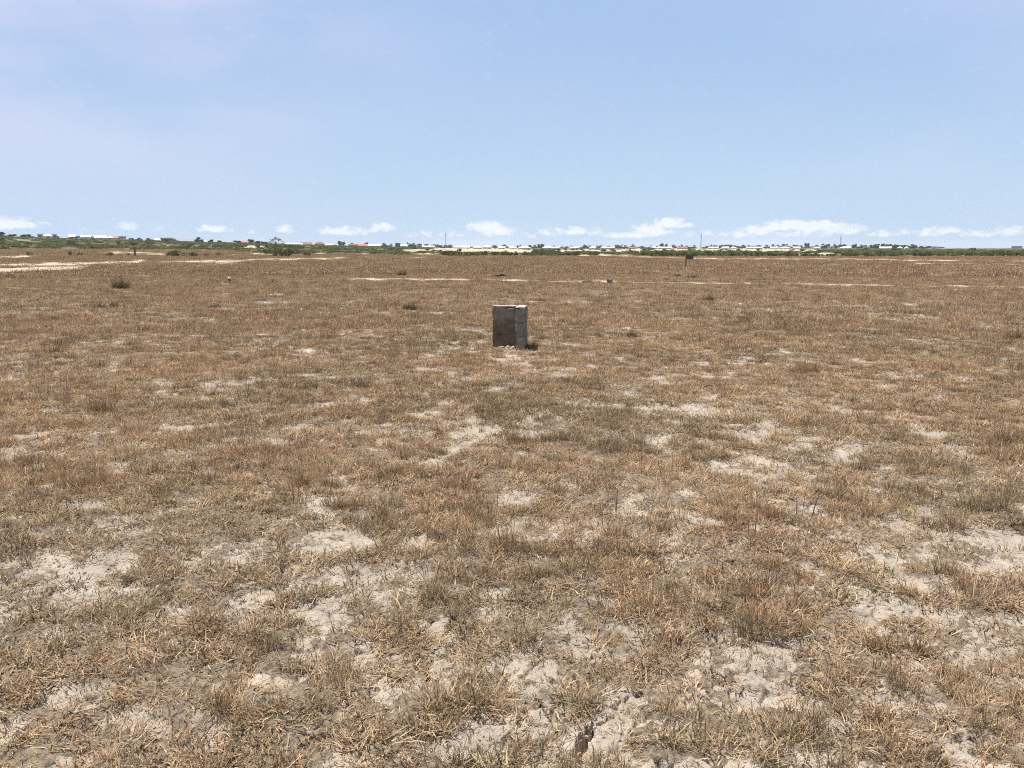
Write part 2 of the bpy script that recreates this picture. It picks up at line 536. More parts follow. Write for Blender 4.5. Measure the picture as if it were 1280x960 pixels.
def simple_mat(name, col, col2=None, scale=4.0, rough=0.85, bump=0.0, bscale=40.0, spec=0.2):
    m = bpy.data.materials.new(name); m.use_nodes = True
    t = NT(m.node_tree)
    p = t.n('ShaderNodeBsdfPrincipled')
    p.inputs['Roughness'].default_value = rough
    p.inputs['Specular IOR Level'].default_value = spec
    tc = t.n('ShaderNodeTexCoord')
    if col2:
        t.link(t.mix(t.smooth(t.noise(tc.outputs['Object'], scale, 5, .6), .35, .65), col, col2), p.inputs['Base Color'])
    else:
        p.inputs['Base Color'].default_value = tuple(col) + (1,)
    if bump:
        b = t.n('ShaderNodeBump'); b.inputs['Strength'].default_value = bump; b.inputs['Distance'].default_value = .01
        t.link(t.noise(tc.outputs['Object'], bscale, 5, .6), b.inputs['Height']); t.link(b.outputs[0], p.inputs['Normal'])
    o = t.n('ShaderNodeOutputMaterial'); t.link(p.outputs[0], o.inputs[0])
    return m


def leaf_mat(name, c1, c2, trans=.25, scale=.8):
    m = bpy.data.materials.new(name); m.use_nodes = True
    t = NT(m.node_tree)
    at = t.n('ShaderNodeAttribute', attribute_name='rnd')
    oi = t.n('ShaderNodeObjectInfo')
    f = t.math('MULTIPLY_ADD', oi.outputs['Random'], .5, t.math('MULTIPLY', at.outputs['Fac'], .5))
    c = t.mix(f, c1, c2)
    d = t.n('ShaderNodeBsdfDiffuse'); tr = t.n('ShaderNodeBsdfTranslucent')
    t.link(c, d.inputs[0]); t.link(c, tr.inputs[0])
    mx = t.n('ShaderNodeMixShader'); mx.inputs[0].default_value = trans
    t.link(d.outputs[0], mx.inputs[1]); t.link(tr.outputs[0], mx.inputs[2])
    o = t.n('ShaderNodeOutputMaterial'); t.link(mx.outputs[0], o.inputs[0])
    return m


# ------------------------------------------------------------------ the ground
def ground_material():
    m = bpy.data.materials.new('field_soil'); m.use_nodes = True
    t = NT(m.node_tree)
    geo = t.n('ShaderNodeNewGeometry')
    pos = geo.outputs['Position']
    at = {k: t.n('ShaderNodeAttribute', attribute_name=k).outputs['Fac'] for k in ('bare', 'sand', 'green')}
    fine = t.noise(pos, 38, 5, .65)
    mid = t.noise(pos, 5.0, 5, .6)
    broad = t.noise(pos, .45, 4, .55)
    grit = t.noise(pos, 160, 2, .6)
    clay = t.mix(t.smooth(mid, .30, .70), (.475, .408, .330), (.335, .288, .236))
    clay = t.mix(t.math('MULTIPLY', t.smooth(broad, .5, .72), .55), clay, (.225, .195, .163))
    clay = t.mix(t.math('MULTIPLY', t.smooth(grit, .55, .72), .35), clay, (.15, .12, .092))
    litter = t.mix(t.smooth(fine, .35, .65), (.135, .108, .080), (.285, .232, .172))
    litter = t.mix(t.math('MULTIPLY', t.smooth(mid, .5, .75), .6), litter, (.19, .158, .116))
    bf = t.smooth(t.math('ADD', at['bare'], t.math('MULTIPLY', t.math('SUBTRACT', fine, .5), .8)), .22, .62)
    col = t.mix(bf, litter, clay)
    gsc = t.noise(pos, .06, 6, .7)
    gcol = t.mix(t.smooth(gsc, .35, .65), (.070, .080, .032), (.125, .112, .055))
    col = t.mix(at['green'], col, gcol)
    scol = t.mix(t.smooth(t.noise(pos, .25, 5, .6), .3, .7), (.50, .415, .305), (.40, .32, .23))
    col = t.mix(at['sand'], col, scol)
    p = t.n('ShaderNodeBsdfPrincipled')
    p.inputs['Roughness'].default_value = .95
    p.inputs['Specular IOR Level'].default_value = .1
    t.link(col, p.inputs['Base Color'])
    b = t.n('ShaderNodeBump'); b.inputs['Strength'].default_value = .9; b.inputs['Distance'].default_value = .02
    t.link(t.math('MULTIPLY_ADD', grit, .35, fine), b.inputs['Height'])
    t.link(b.outputs[0], p.inputs['Normal'])
    o = t.n('ShaderNodeOutputMaterial'); t.link(p.outputs[0], o.inputs[0])
    return m


def build_ground():
    ang = np.concatenate([np.arange(-100, -43.05, .45), np.arange(-43, 43.001, .095), np.arange(43.4, 100, .45), np.arange(102, 258.001, 4.0)])
    rs = [0.0, .4, .8, 1.1]
    r = 1.3
    while r < 5000:
        rs.append(r)
        r += min(max(.0021 * r, r * r / 1325 * .55), r * .25)
    rs = np.array(rs)
    A, RR = np.meshgrid(np.radians(ang), rs)
    x = (RR * np.sin(A)).ravel(); y = (RR * np.cos(A)).ravel()
    z0 = terrain(x, y)
    bare, sand, green = masks(x, y, z0)
    z = z0 + relief(x, y, bare)
    na, nr = len(ang), len(rs)
    i = np.arange(nr - 1)[:, None] * na + np.arange(na)[None, :]
    j = np.arange(nr - 1)[:, None] * na + (np.arange(na)[None, :] + 1) % na
    Q = np.stack([i, j, j + na, i + na], -1).reshape(-1, 4)[:, ::-1]
    me = quads_mesh('ground', np.stack([x, y, z], -1), Q, ground_material(), True,
                    {'bare': ('FLOAT', bare), 'sand': ('FLOAT', sand), 'green': ('FLOAT', green)})
    o = bpy.data.objects.new('ground', me); COL.objects.link(o)
    o['kind'] = 'structure'
    o['label'] = 'flat dry field of pale cracked clay with sandy tracks'
    print('ground verts', len(x))


build_ground()

# ------------------------------------------------------------------ grass
def grass_material():
    m = bpy.data.materials.new('dry_grass_blade'); m.use_nodes = True
    t = NT(m.node_tree)
    tint = t.n('ShaderNodeAttribute', attribute_name='tint', attribute_type='INSTANCER').outputs['Color']
    rnd = t.n('ShaderNodeAttribute', attribute_name='rnd').outputs['Fac']
    c = t.mix(t.smooth(rnd, .66, 1.0, 0, .85), tint, (.70, .535, .345))
    c = t.mix(t.smooth(rnd, .45, .0, 0, .85), c, (.058, .042, .029))
    d = t.n('ShaderNodeBsdfDiffuse'); tr = t.n('ShaderNodeBsdfTranslucent')
    t.link(c, d.inputs[0]); t.link(c, tr.inputs[0])
    mx = t.n('ShaderNodeMixShader'); mx.inputs[0].default_value = .22
    t.link(d.outputs[0], mx.inputs[1]); t.link(tr.outputs[0], mx.inputs[2])
    o = t.n('ShaderNodeOutputMaterial'); t.link(mx.outputs[0], o.inputs[0])
    return m


GRASS_M = grass_material()


def blades_mesh(name, nb, rad, len_lo, len_hi, width, lean_lo, lean_hi, curl, seed, mat=None, segs=3, power=1.0, seedhead=False, lumps=None):
    """a patch of nb curved tapering blades rooted within rad"""
    g = np.random.default_rng(seed)
    V, Q, RN = [], [], []
    for b in range(nb):
        a = g.uniform(0, 2 * math.pi); rr = rad * math.sqrt(g.uniform()) ** (1 / power)
        bx, by = rr * math.cos(a), rr * math.sin(a)
        if lumps:
            lx, ly, ls = lumps[g.integers(0, len(lumps))]
            bx, by = bx * .42 + lx, by * .42 + ly
        L = g.uniform(len_lo, len_hi) * (ls if lumps else 1.0); w = width * g.uniform(.6, 1.3)
        az = g.uniform(0, 2 * math.pi) if g.uniform() < .6 else a + g.normal(0, .5)
        lean = R(g.uniform(lean_lo, lean_hi)); bend = R(g.uniform(-.3, 1.0) * curl); twist = g.uniform(-.9, .9)
        p = np.array([bx, by, -0.004]); n0 = len(V); fa = az + math.pi / 2 + g.uniform(-.6, .6)
        rn = g.uniform()
        for s in range(segs + 1):
            ww = w * (1 - .85 * (s / segs) ** 1.5) * .5
            if seedhead and s >= segs - 1: ww = w * (1.5 if s == segs - 1 else .6)
            sx, sy = math.cos(fa) * ww, math.sin(fa) * ww
            V.append((p[0] - sx, p[1] - sy, p[2])); V.append((p[0] + sx, p[1] + sy, p[2])); RN += [rn, rn]
            st = L / segs
            p = p + st * np.array([math.sin(lean) * math.cos(az), math.sin(lean) * math.sin(az), math.cos(lean)])
            lean += bend / segs; az += twist / segs
            if p[2] < .003: p[2] = .003 + .004 * g.uniform()
        for s in range(segs):
            k = n0 + 2 * s
            Q.append((k, k + 1, k + 3, k + 2))
    return quads_mesh(name, np.array(V), np.array(Q), mat or GRASS_M, False, {'rnd': ('FLOAT', RN)})


protos = []
def proto(name, *a, **k):
    o = bpy.data.objects.new('tuft_%02d_%s' % (len(protos), name), blades_mesh(name, *a, **k))
    protos.append(o)
    return len(protos) - 1


P_MAT = [proto('turf', 30, .058, .026, .068, .0046, 25, 85, 60, 100 + i) for i in range(5)]
P_STRAW = [proto('straw', 24, .075, .035, .095, .0045, 55, 95, 35, 200 + i) for i in range(4)]
P_UP = [proto('tuft', 52, .055, .04, .105, .0036, 8, 72, 80, 300 + i, power=.8) for i in range(5)]
P_STALK = [proto('stalk', 6, .06, .16, .38, .0024, 0, 22, 25, 400 + i, segs=4, seedhead=True) for i in range(4)]
P_PATCH = [proto('turf_patch', 150, .20, .03, .085, .0060, 15, 80, 60, 500 + i) for i in range(5)]
P_WIDE = [proto('turf_field', 200, .75, .04, .12, .020, 10, 75, 50, 600 + i) for i in range(4)]
P_BIG = [proto('tussock', 130, .12, .06, .17, .0034, 5, 74, 80, 700 + i, power=.8) for i in range(3)]

P_LIT = [proto('litter', 30, .11, .008, .042, .0036, 78, 100, 25, 800 + i, segs=2) for i in range(4)]

STRAW = np.array([.435, .295, .176]); BROWN = np.array([.285, .178, .108]); OLIVE = np.array([.185, .148, .094])
PALE = np.array([.52, .39, .245]); RUST = np.array([.315, .182, .108]); GREENISH = np.array([.165, .160, .065]); GREYB = np.array([.13, .105, .078])


def scatter(r0, r1, n, half=44):
    """n points, even over the ground, in the sector the camera looks over"""
    a = np.radians(RNG.uniform(-half, half, n))
    r = np.sqrt(RNG.uniform(r0 * r0, r1 * r1, n))
    return r * np.sin(a), r * np.cos(a)


def tints(x, y, olive_bias):
    r = np.hypot(x, y)
    n1 = fbm(x, y, .55, 4, 201); n2 = fbm(x, y, 1.9, 3, 211); n3 = RNG.uniform(0, 1, len(x))
    w_ol = sstep(n1 + (n3 - .5) * .25 + olive_bias, .50, .66)[:, None]
    w_ru = sstep(n2 + (n3 - .5) * .25, .50, .68)[:, None]
    c = STRAW * (1 - w_ru) + (BROWN * .5 + RUST * .5) * w_ru
    c = c * (1 - w_ol * .62) + OLIVE * w_ol * .62
    far = np.interp(r, [6, 30], [0, .55])[:, None]
    c = c * (1 - far) + (BROWN * .74 + STRAW * .26) * far
    near = np.interp(r, [3, 16], [.14, 0])[:, None]
    c = c * (1 - near) + np.array([.255, .195, .130]) * near
    c = c * np.interp(r, [6, 25], [1, .90])[:, None] * np.array([1, 1.0, .97])
    p = RNG.uniform(0, 1, len(x))[:, None]
    c = np.where(p < .10, PALE, c); c = np.where(p > .965, GREENISH, c); c = np.where((p > .90) & (p < .965), GREYB, c)
    va = np.interp(r, [10, 60], [.35, .14])[:, None]
    return c * (1 + RNG.uniform(-1, 1, (len(x), 1)) * va)


PX, PY, PS, PI_, PT, PH = [], [], [], [], [], []
def put(x, y, s, idx, tint, sc_z=None):
    PX.append(x); PY.append(y); PS.append(s); PI_.append(idx); PT.append(tint)


def choose(ids, n):
    return np.array(ids)[RNG.integers(0, len(ids), n)]


# keep grass out of the block marker's footprint
BLK_X, BLK_Y = land(650, 437)
def clear_of_block(x, y):
    return ~((x > BLK_X - .47) & (x < BLK_X + .11) & (y > BLK_Y - .01) & (y < BLK_Y + .50) & ((y > BLK_Y + .10) | (x > BLK_X - .10)))


def layer(r0, r1, n, ids, s_lo, s_hi, keep, olive=0.0, half=44):
    x, y = scatter(r0, r1, n, half)
    z = terrain(x, y)
    bare, sand, green = masks(x, y, z)
    k = (RNG.uniform(0, 1, n) < keep(x, y, bare)) & (RNG.uniform(0, 1, n) > sand * .95) & (RNG.uniform(0, 1, n) > green * .9) & clear_of_block(x, y)
    x, y = x[k], y[k]
    put(x, y, RNG.uniform(s_lo, s_hi, len(x)), choose(ids, len(x)), tints(x, y, olive))


clump = lambda x, y: sstep(fbm(x, y, 3.4, 3, 301) + (fbm(x, y, 11, 2, 303) - .5) * .7, .44, .60)
layer(1.0, 7.0, 33800, P_MAT + P_STRAW, .6, 1.25, half=85, keep=lambda x, y, b: (1 - b) * (.10 + .90 * clump(x, y)) + .045)
layer(7.0, 19.0, 118000, P_MAT + P_STRAW, .75, 1.45, half=58, keep=lambda x, y, b: (1 - b) * (.18 + .82 * clump(x, y)) + .05)
layer(1.0, 12.0, 43000, P_LIT, .7, 1.3, half=72, keep=lambda x, y, b: .30 + .7 * (1 - b) - .25 * b)
layer(1.0, 9.0, 16000, P_UP, .45, 1.05, lambda x, y, b: (1 - b * .90) * sstep(fbm(x, y, 2.4, 3, 311), .48, .60), .10, half=80)
layer(9.0, 24.0, 32500, P_UP, .6, 1.2, lambda x, y, b: (1 - b * .95) * sstep(fbm(x, y, 1.5, 3, 311), .48, .68), .06, half=55)
layer(1.0, 8.0, 420, P_BIG, .45, .9, lambda x, y, b: (1 - b * .8) * sstep(fbm(x, y, .9, 3, 321), .45, .62), .12)
layer(8.0, 42.0, 2600, P_BIG, .6, 1.3, lambda x, y, b: (1 - b) * sstep(fbm(x, y, .5, 3, 321), .48, .66), .10)
layer(10.0, 62.0, 1500, P_BIG, .7, 1.6, lambda x, y, b: (1 - b) * sstep(fbm(x, y, .35, 3, 351), .46, .60))
PT[-1] = PT[-1] * .55
layer(2.6, 40.0, 6500, P_STALK, .5, 1.05, lambda x, y, b: (1 - b) * sstep(fbm(x, y, .7, 3, 331), .58, .72) * .6, -.1)
layer(17.0, 62.0, 58000, P_PATCH, .8, 1.5, half=51, keep=lambda x, y, b: (1 - b) * (.55 + .45 * sstep(fbm(x, y, .8, 3, 341), .36, .6)))
layer(50.0, 175.0, 46000, P_WIDE, .8, 1.5, lambda x, y, b: 1.0 + 0 * x)
layer(175.0, 340.0, 34000, P_WIDE, 1.0, 1.9, lambda x, y, b: (x < 20) * 1.0)

x = np.concatenate(PX); y = np.concatenate(PY); s = np.concatenate(PS); idx = np.concatenate(PI_); tint = np.concatenate(PT)
z = ground_z(x, y)
np_ = len(x)
rot = np.stack([RNG.normal(0, .08, np_), RNG.normal(0, .08, np_), RNG.uniform(0, 2 * math.pi, np_)], -1)
print('grass tufts', np_)


def instancer(name, pts, rot, s, idx, tint, proto_objs):
    pc = bpy.data.collections.new(name + '_kinds')
    for p in proto_objs: pc.objects.link(p)
    me = bpy.data.meshes.new(name)
    me.vertices.add(len(pts)); me.vertices.foreach_set('co', pts.astype(np.float32).ravel())
    for k, typ, data in (('rot', 'FLOAT_VECTOR', rot), ('scl', 'FLOAT', s), ('idx', 'INT', idx), ('tint', 'FLOAT_VECTOR', tint)):
        a = me.attributes.new(k, typ, 'POINT')
        a.data.foreach_set('vector' if typ == 'FLOAT_VECTOR' else 'value', np.asarray(data, np.int32 if typ == 'INT' else np.float32).ravel())
    o = bpy.data.objects.new(name, me); COL.objects.link(o)
    ng = bpy.data.node_groups.new(name + '_scatter', 'GeometryNodeTree')
    ng.interface.new_socket('Geometry', in_out='INPUT', socket_type='NodeSocketGeometry')
    ng.interface.new_socket('Geometry', in_out='OUTPUT', socket_type='NodeSocketGeometry')
    N = ng.nodes
    gi, go = N.new('NodeGroupInput'), N.new('NodeGroupOutput')
    ci = N.new('GeometryNodeCollectionInfo'); ci.inputs['Collection'].default_value = pc
    ci.inputs['Separate Children'].default_value = True; ci.inputs['Reset Children'].default_value = True
    iop = N.new('GeometryNodeInstanceOnPoints'); iop.inputs['Pick Instance'].default_value = True
    def na(nm, ty):
        nd = N.new('GeometryNodeInputNamedAttribute'); nd.data_type = ty; nd.inputs['Name'].default_value = nm
        return [q for q in nd.outputs if q.enabled][0]
    L = ng.links
    L.new(gi.outputs[0], iop.inputs['Points']); L.new(ci.outputs[0], iop.inputs['Instance'])
    L.new(na('idx', 'INT'), iop.inputs['Instance Index'])
    e2r = N.new('FunctionNodeEulerToRotation'); L.new(na('rot', 'FLOAT_VECTOR'), e2r.inputs[0]); L.new(e2r.outputs[0], iop.inputs['Rotation'])
    L.new(na('scl', 'FLOAT'), iop.inputs['Scale'])
    L.new(iop.outputs[0], go.inputs[0])
    md = o.modifiers.new('scatter', 'NODES'); md.node_group = ng
    return o


grass = instancer('dry_grass', np.stack([x, y, z], -1), rot, s, idx, tint, protos)
tag(grass, 'short dry tan and brown grass covering the whole field', 'grass', kind='stuff')

# crumbs of clay broken off the crust
def crumb_mesh(seed):
    g = np.random.default_rng(seed)
    V, Q = [], []
    for i in range(7):
        c = np.array([g.normal(0, .035), g.normal(0, .035), 0.0]); a = g.uniform(.002, .008)
        k = len(V)
        for z_ in (-.4, .55):
            for j in range(4):
                t_ = j * math.pi / 2 + g.uniform(-.4, .4); q = a * g.uniform(.65, 1.2) * (1 if z_ < 0 else .75)
                V.append(c + np.array([q * math.cos(t_), q * math.sin(t_), a * z_ * g.uniform(.8, 1.2)]))
        for j in range(4): Q.append((k + j, k + (j + 1) % 4, k + 4 + (j + 1) % 4, k + 4 + j))
        Q.append((k + 4, k + 5, k + 6, k + 7))
    return quads_mesh('crumb', np.array(V), np.array(Q), CRUMB_M)


CRUMB_M = simple_mat('clay_crumb', (.44, .378, .305), (.34, .29, .235), 20, .95)
cp = [bpy.data.objects.new('crumb_%d' % i, crumb_mesh(60 + i)) for i in range(4)]
x, y = scatter(1.2, 10.0, 16000)
z = terrain(x, y); bare = masks(x, y, z)[0]
k = RNG.uniform(0, 1, len(x)) < .03 + .40 * bare * sstep(fbm(x, y, 1.4, 3, 401), .40, .6)
x, y = x[k], y[k]; n = len(x)
cr = instancer('soil_crumbs', np.stack([x, y, ground_z(x, y)], -1), np.stack([0 * x, 0 * x, RNG.uniform(0, 6.28, n)], -1), RNG.uniform(.6, 1.5, n), RNG.integers(0, 4, n), np.ones((n, 3)), cp)
tag(cr, 'small crumbs of pale clay lying on the cracked bare patches', 'soil crumbs', kind='stuff')

# ------------------------------------------------------------------ the block corner marker in mid field
def rough_box(x0, x1, y0, y1, z0, z1, seed, n=5, amp=.006, chip=0.0):
    """a hand-cast block: subdivided, with worn edges and an uneven face"""
    import bmesh
    bm = bmesh.new()
    v, f = box_vf(x0, x1, y0, y1, z0, z1)
    bv = [bm.verts.new(p) for p in v]
    for q in f: bm.faces.new([bv[i] for i in q])
    bmesh.ops.bevel(bm, geom=bm.edges[:], offset=.007, segments=1, affect='EDGES')
    L = max(x1 - x0, y1 - y0, z1 - z0)
    bmesh.ops.subdivide_edges(bm, edges=bm.edges[:], cuts=n, use_grid_fill=True)
    rr = random.Random(seed)
    off = [rr.uniform(0, 50) for _ in range(3)]
    from mathutils import noise
    c = Vector(((x0 + x1) / 2, (y0 + y1) / 2, (z0 + z1) / 2))
    for vert in bm.verts:
        p = vert.co
        q = Vector((p.x * 14 + off[0], p.y * 14 + off[1], p.z * 14 + off[2]))
        d = noise.noise_vector(q) * amp + noise.noise_vector(q * 3.1) * amp * .5
        vert.co = p + d
        ex = sum((abs(p.x - x0) < .03 or abs(p.x - x1) < .03, abs(p.y - y0) < .03 or abs(p.y - y1) < .03, abs(p.z - z1) < .03))
        if chip and ex >= 2 and noise.noise(q * .6) > .02:
            vert.co += (c - p).normalized() * chip * rr.uniform(.5, 1)
    vs_ = [tuple(vt.co) for vt in bm.verts]
    bm.verts.index_update()
    fs = [tuple(vt.index for vt in fc.verts) for fc in bm.faces]
    bm.free()
    return vs_, fs


def block_material():
    m = bpy.data.materials.new('sandcrete'); m.use_nodes = True
    t = NT(m.node_tree)
    tc = t.n('ShaderNodeTexCoord'); ob = tc.outputs['Object']
    sp = t.n('ShaderNodeSeparateXYZ'); t.link(ob, sp.inputs[0])
    n = t.noise(ob, 9, 5, .6); g = t.noise(ob, 90, 3, .6)
    c = t.mix(t.smooth(n, .3, .7), (.265, .238, .184), (.165, .150, .120))
    c = t.mix(t.math('MULTIPLY', t.smooth(g, .5, .7), .4), c, (.10, .09, .07))
    # mud splashed up the lower courses of the inner face
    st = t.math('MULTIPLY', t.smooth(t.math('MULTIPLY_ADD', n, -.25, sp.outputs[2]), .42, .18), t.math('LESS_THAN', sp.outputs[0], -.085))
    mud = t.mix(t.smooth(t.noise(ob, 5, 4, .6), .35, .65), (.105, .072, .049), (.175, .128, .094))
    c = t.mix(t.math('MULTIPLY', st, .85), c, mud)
    p = t.n('ShaderNodeBsdfPrincipled'); p.inputs['Roughness'].default_value = .95; p.inputs['Specular IOR Level'].default_value = .15
    t.link(c, p.inputs['Base Color'])
    b = t.n('ShaderNodeBump'); b.inputs['Strength'].default_value = .8; b.inputs['Distance'].default_value = .006
    t.link(g, b.inputs['Height']); t.link(b.outputs[0], p.inputs['Normal'])
    o = t.n('ShaderNodeOutputMaterial'); t.link(p.outputs[0], o.inputs[0])
    return m


SANDCRETE = block_material()
MORTAR = simple_mat('pale_mortar', (.52, .47, .38), (.42, .37, .30), 14, .95, .6, 60)
mz = gz(BLK_X, BLK_Y)
marker = empty('block_corner_marker', (BLK_X, BLK_Y, mz), R(-6.5))
tag(marker, 'corner of two short grey concrete block walls three courses high standing alone in the field', 'block marker')
# local: x right, y away from the camera; the pier runs away from the camera, the panel joins it at the back left
H3 = .222
def courses(x0, x1, y0, y1, seed, chip, gap=.006):
    vf = ([], [])
    for k in range(3):
        z0 = -.06 if k == 0 else k * H3 + gap
        j = random.Random(seed + k).uniform(-.004, .004)
        add(vf, rough_box(x0 + j, x1 + j, y0, y1, z0, (k + 1) * H3 - gap, seed + k, 7, .009, chip if k == 2 else chip * .6))
    return vf
v, f = courses(-.075, .075, 0.0, .45, 900, .030, .003)
pier = mesh_obj('wall_pier', v, f, SANDCRETE, marker)
v, f = courses(-.485, -.082, .30, .43, 950, .034, .002)
panel = mesh_obj('wall_panel', v, f, SANDCRETE, marker)
for nm, par, (x0, x1, y0, y1) in (('mortar_joint', pier, (-.072, .072, .004, .446)), ('mortar_joint', panel, (-.480, -.086, .300, .43))):
    vf = ([], [])
    for k in (1, 2): add(vf, rough_box(x0, x1, y0, y1, k * H3 - .012, k * H3 + .012, 970 + k, 3, .003))
    mesh_obj(nm, vf[0], vf[1], SANDCRETE, par)
for nm, par, (x0, x1, y0, y1), sd in (('mortar_cap', pier, (-.070, .070, .006, .445), 981), ('mortar_cap', panel, (-.480, -.085, .305, .425), 985)):
    v, f = rough_box(x0, x1, y0, y1, 3 * H3 - .008, 3 * H3 + .014, sd, 6, .007)
    mesh_obj(nm, v, f, MORTAR, par)


def rock(name, x, y, sx, sy, sz, mat, seed, z=None, rz=0.0):
    import bmesh
    from mathutils import noise
    bm = bmesh.new(); bmesh.ops.create_icosphere(bm, subdivisions=3, radius=1)
    for vt in bm.verts:
        p = vt.co.copy(); q = p * 1.6 + Vector((seed * 3.1, seed * 1.7, 0))
        k = 1 + noise.noise(q) * .45 + noise.noise(q * 2.7) * .28
        vt.co = Vector((p.x * sx * k, p.y * sy * k, max(p.z, -.45) * sz * k))
    me = bpy.data.meshes.new(name); bm.to_mesh(me); bm.free(); me.materials.append(mat)
    o = bpy.data.objects.new(name, me); COL.objects.link(o)
    o.location = (x, y, (gz(x, y) if z is None else z) + sz * .3); o.rotation_euler = (0, 0, rz)
    return o


PALE_STONE = simple_mat('pale_stone', (.52, .47, .40), (.40, .36, .30), 12, .9, .5, 50)
DARK_CLOD = simple_mat('dark_clod', (.075, .055, .040), (.13, .10, .072), 9, .95, .8, 30)
GREY_CLOD = simple_mat('grey_clod', (.26, .225, .185), (.33, .29, .24), 9, .95, .8, 30)
def by_marker(lx, ly):
    c_, s_ = math.cos(R(-6.5)), math.sin(R(-6.5))
    return BLK_X + lx * c_ - ly * s_, BLK_Y + lx * s_ + ly * c_
for (lx, ly, a, b_, c_, rz, lab) in ((-.215, .19, .045, .035, .040, .4, 'pale stone leaning at the foot of the brown stained block panel, middle one of three'),
                                   (-.135, .17, .040, .034, .036, 1.1, 'pale stone in the inner corner where the block panel meets the pier'),
                                   (-.325, .20, .055, .034, .024, .1, 'flat dull stone at the left end of the stones under the block panel')):
    tag(rock('stone', *by_marker(lx, ly), a, b_, c_, PALE_STONE if 'flat' not in lab else GREY_CLOD, lx * 30, rz=rz), lab, 'stone', 'stones at the foot of the block marker')
for (lx, ly, a, b_, c_, sd, lab) in ((.135, .10, .055, .05, .045, 5, 'dark earth clod against the right foot of the block pier'), (.20, .22, .04, .04, .03, 8, 'smaller dark earth clod lying right of the block pier')):
    tag(rock('earth_clod', *by_marker(lx, ly), a, b_, c_, DARK_CLOD, sd), lab, 'clod', 'clods beside the block marker')

# ------------------------------------------------------------------ smaller things out in the field
x, y = land(762, 355.5)
cb = empty('concrete_block', (x, y, gz(x, y)), R(8))
tag(cb, 'single small grey concrete block standing on the sandy strip in mid field', 'block')
v, f = rough_box(-.115, .115, -.09, .09, -.03, .215, 61, 4, .010, .016); mesh_obj('block_body', v, f, SANDCRETE, cb)
v, f = rough_box(-.08, .08, -.06, .06, .208, .222, 63, 3, .004); mesh_obj('mortar_patch', v, f, MORTAR, cb)

WHITE_PAINT = simple_mat('white_paint', (.76, .74, .70), (.66, .63, .58), 20, .7)
CREAM_PAINT = simple_mat('cream_paint', (.80, .70, .57), (.70, .60, .48), 20, .8)
OLD_WOOD = simple_mat('weathered_wood', (.16, .125, .095), (.10, .08, .06), 8, .9, .6, 40)
PALE_WOOD = simple_mat('pale_wood', (.52, .42, .30), (.44, .35, .25), 8, .85, .4, 40)
x, y = land(287, 353)
pg = empty('boundary_peg', (x, y, gz(x, y)), R(15))
tag(pg, 'short dark peg with a white painted top in the field left of the block marker', 'peg')
v, f = tube_vf((0, 0, -.1), (0, 0, .17), .075, .065, 10); mesh_obj('peg_body', v, f, OLD_WOOD, pg)
v, f = tube_vf((0, 0, .168), (.012, -.01, .235), .082, .060, 10); mesh_obj('peg_top', v, f, CREAM_PAINT, pg)

def at_px(u, v_base):
    X, Y = land(u, v_base)
    return X, Y, gz(X, Y)

x, y, z = at_px(857, 335)
D = math.hypot(x, y); PXM = D / F_PX
sg = empty('plot_sign', (x, y, z), -math.atan2(x, y))
tag(sg, 'dark square board nailed to a thin brown post in the far field', 'sign')
RUSTY = simple_mat('rusty_brown', (.17, .105, .075), (.12, .075, .058), 8, .85)
BOARD = simple_mat('dark_board', (.075, .055, .055), (.11, .085, .08), 6, .7)
v, f = tube_vf((0, 0, -.3), (.02, 0, 17.2 * PXM), .058, .050, 8); mesh_obj('post', v, f, RUSTY, sg)
W, T = 8 * PXM, 15.8 * PXM
v, f = rough_box(.05, .05 + W, -.035, -.012, T - 5.2 * PXM, T, 71, 3, .006); bd = mesh_obj('board', v, f, BOARD, sg)
v, f = box_vf(.02, .05 + W, -.010, .03, T - 1.2 * PXM, T - .5 * PXM); mesh_obj('batten', v, f, RUSTY, bd)
v, f = box_vf(.02, .05 + W, -.010, .03, T - 4.6 * PXM, T - 3.9 * PXM); mesh_obj('batten', v, f, RUSTY, bd)
tag(rock('earth_clod', x, y - .35, .16, .12, .12, DARK_CLOD, 3), 'dark earth clod packed round the foot of the sign post', 'clod')

x, y, z = at_px(109.5, 320)
D = math.hypot(x, y); PXM = D / F_PX
ps = empty('survey_post', (x, y, z))
tag(ps, 'thin pale wooden post standing upright in the sandy far field', 'post')
v, f = tube_vf((0, 0, -.3), (.01, 0, 10.5 * PXM), .07, .06, 8); mesh_obj('shaft', v, f, PALE_WOOD, ps)
v, f = tube_vf((.01, 0, 10.45 * PXM), (.01, 0, 11.3 * PXM), .075, .07, 8); mesh_obj('post_tip', v, f, WHITE_PAINT, ps)
x, y, z = at_px(169.3, 320.5)
D = math.hypot(x, y); PXM = D / F_PX
ps = empty('tree_stump', (x, y, z))
tag(ps, 'dark dead stump with a stub of branch beside the sandy clearing', 'stump')
v, f = tube_vf((0, 0, -.3), (-.06, 0, 9.8 * PXM), 1.15 * PXM, .85 * PXM, 9); mesh_obj('trunk', v, f, OLD_WOOD, ps)
v, f = tube_vf((-.03, 0, 6.5 * PXM), (-.9 * PXM, 0, 9 * PXM), .06, .04, 6); mesh_obj('branch', v, f, OLD_WOOD, ps)
x, y, z = at_px(1142.5, 320)
st = empty('painted_stone', (x, y, z)); D = math.hypot(x, y)
tag(st, 'tiny white painted marker stone before the green scrub toward the right', 'stone')
v, f = rough_box(-.14, .14, -.12, .12, -.1, 2.2 * D / F_PX, 77, 4, .02, .03); mesh_obj('stone_body', v, f, WHITE_PAINT, st)
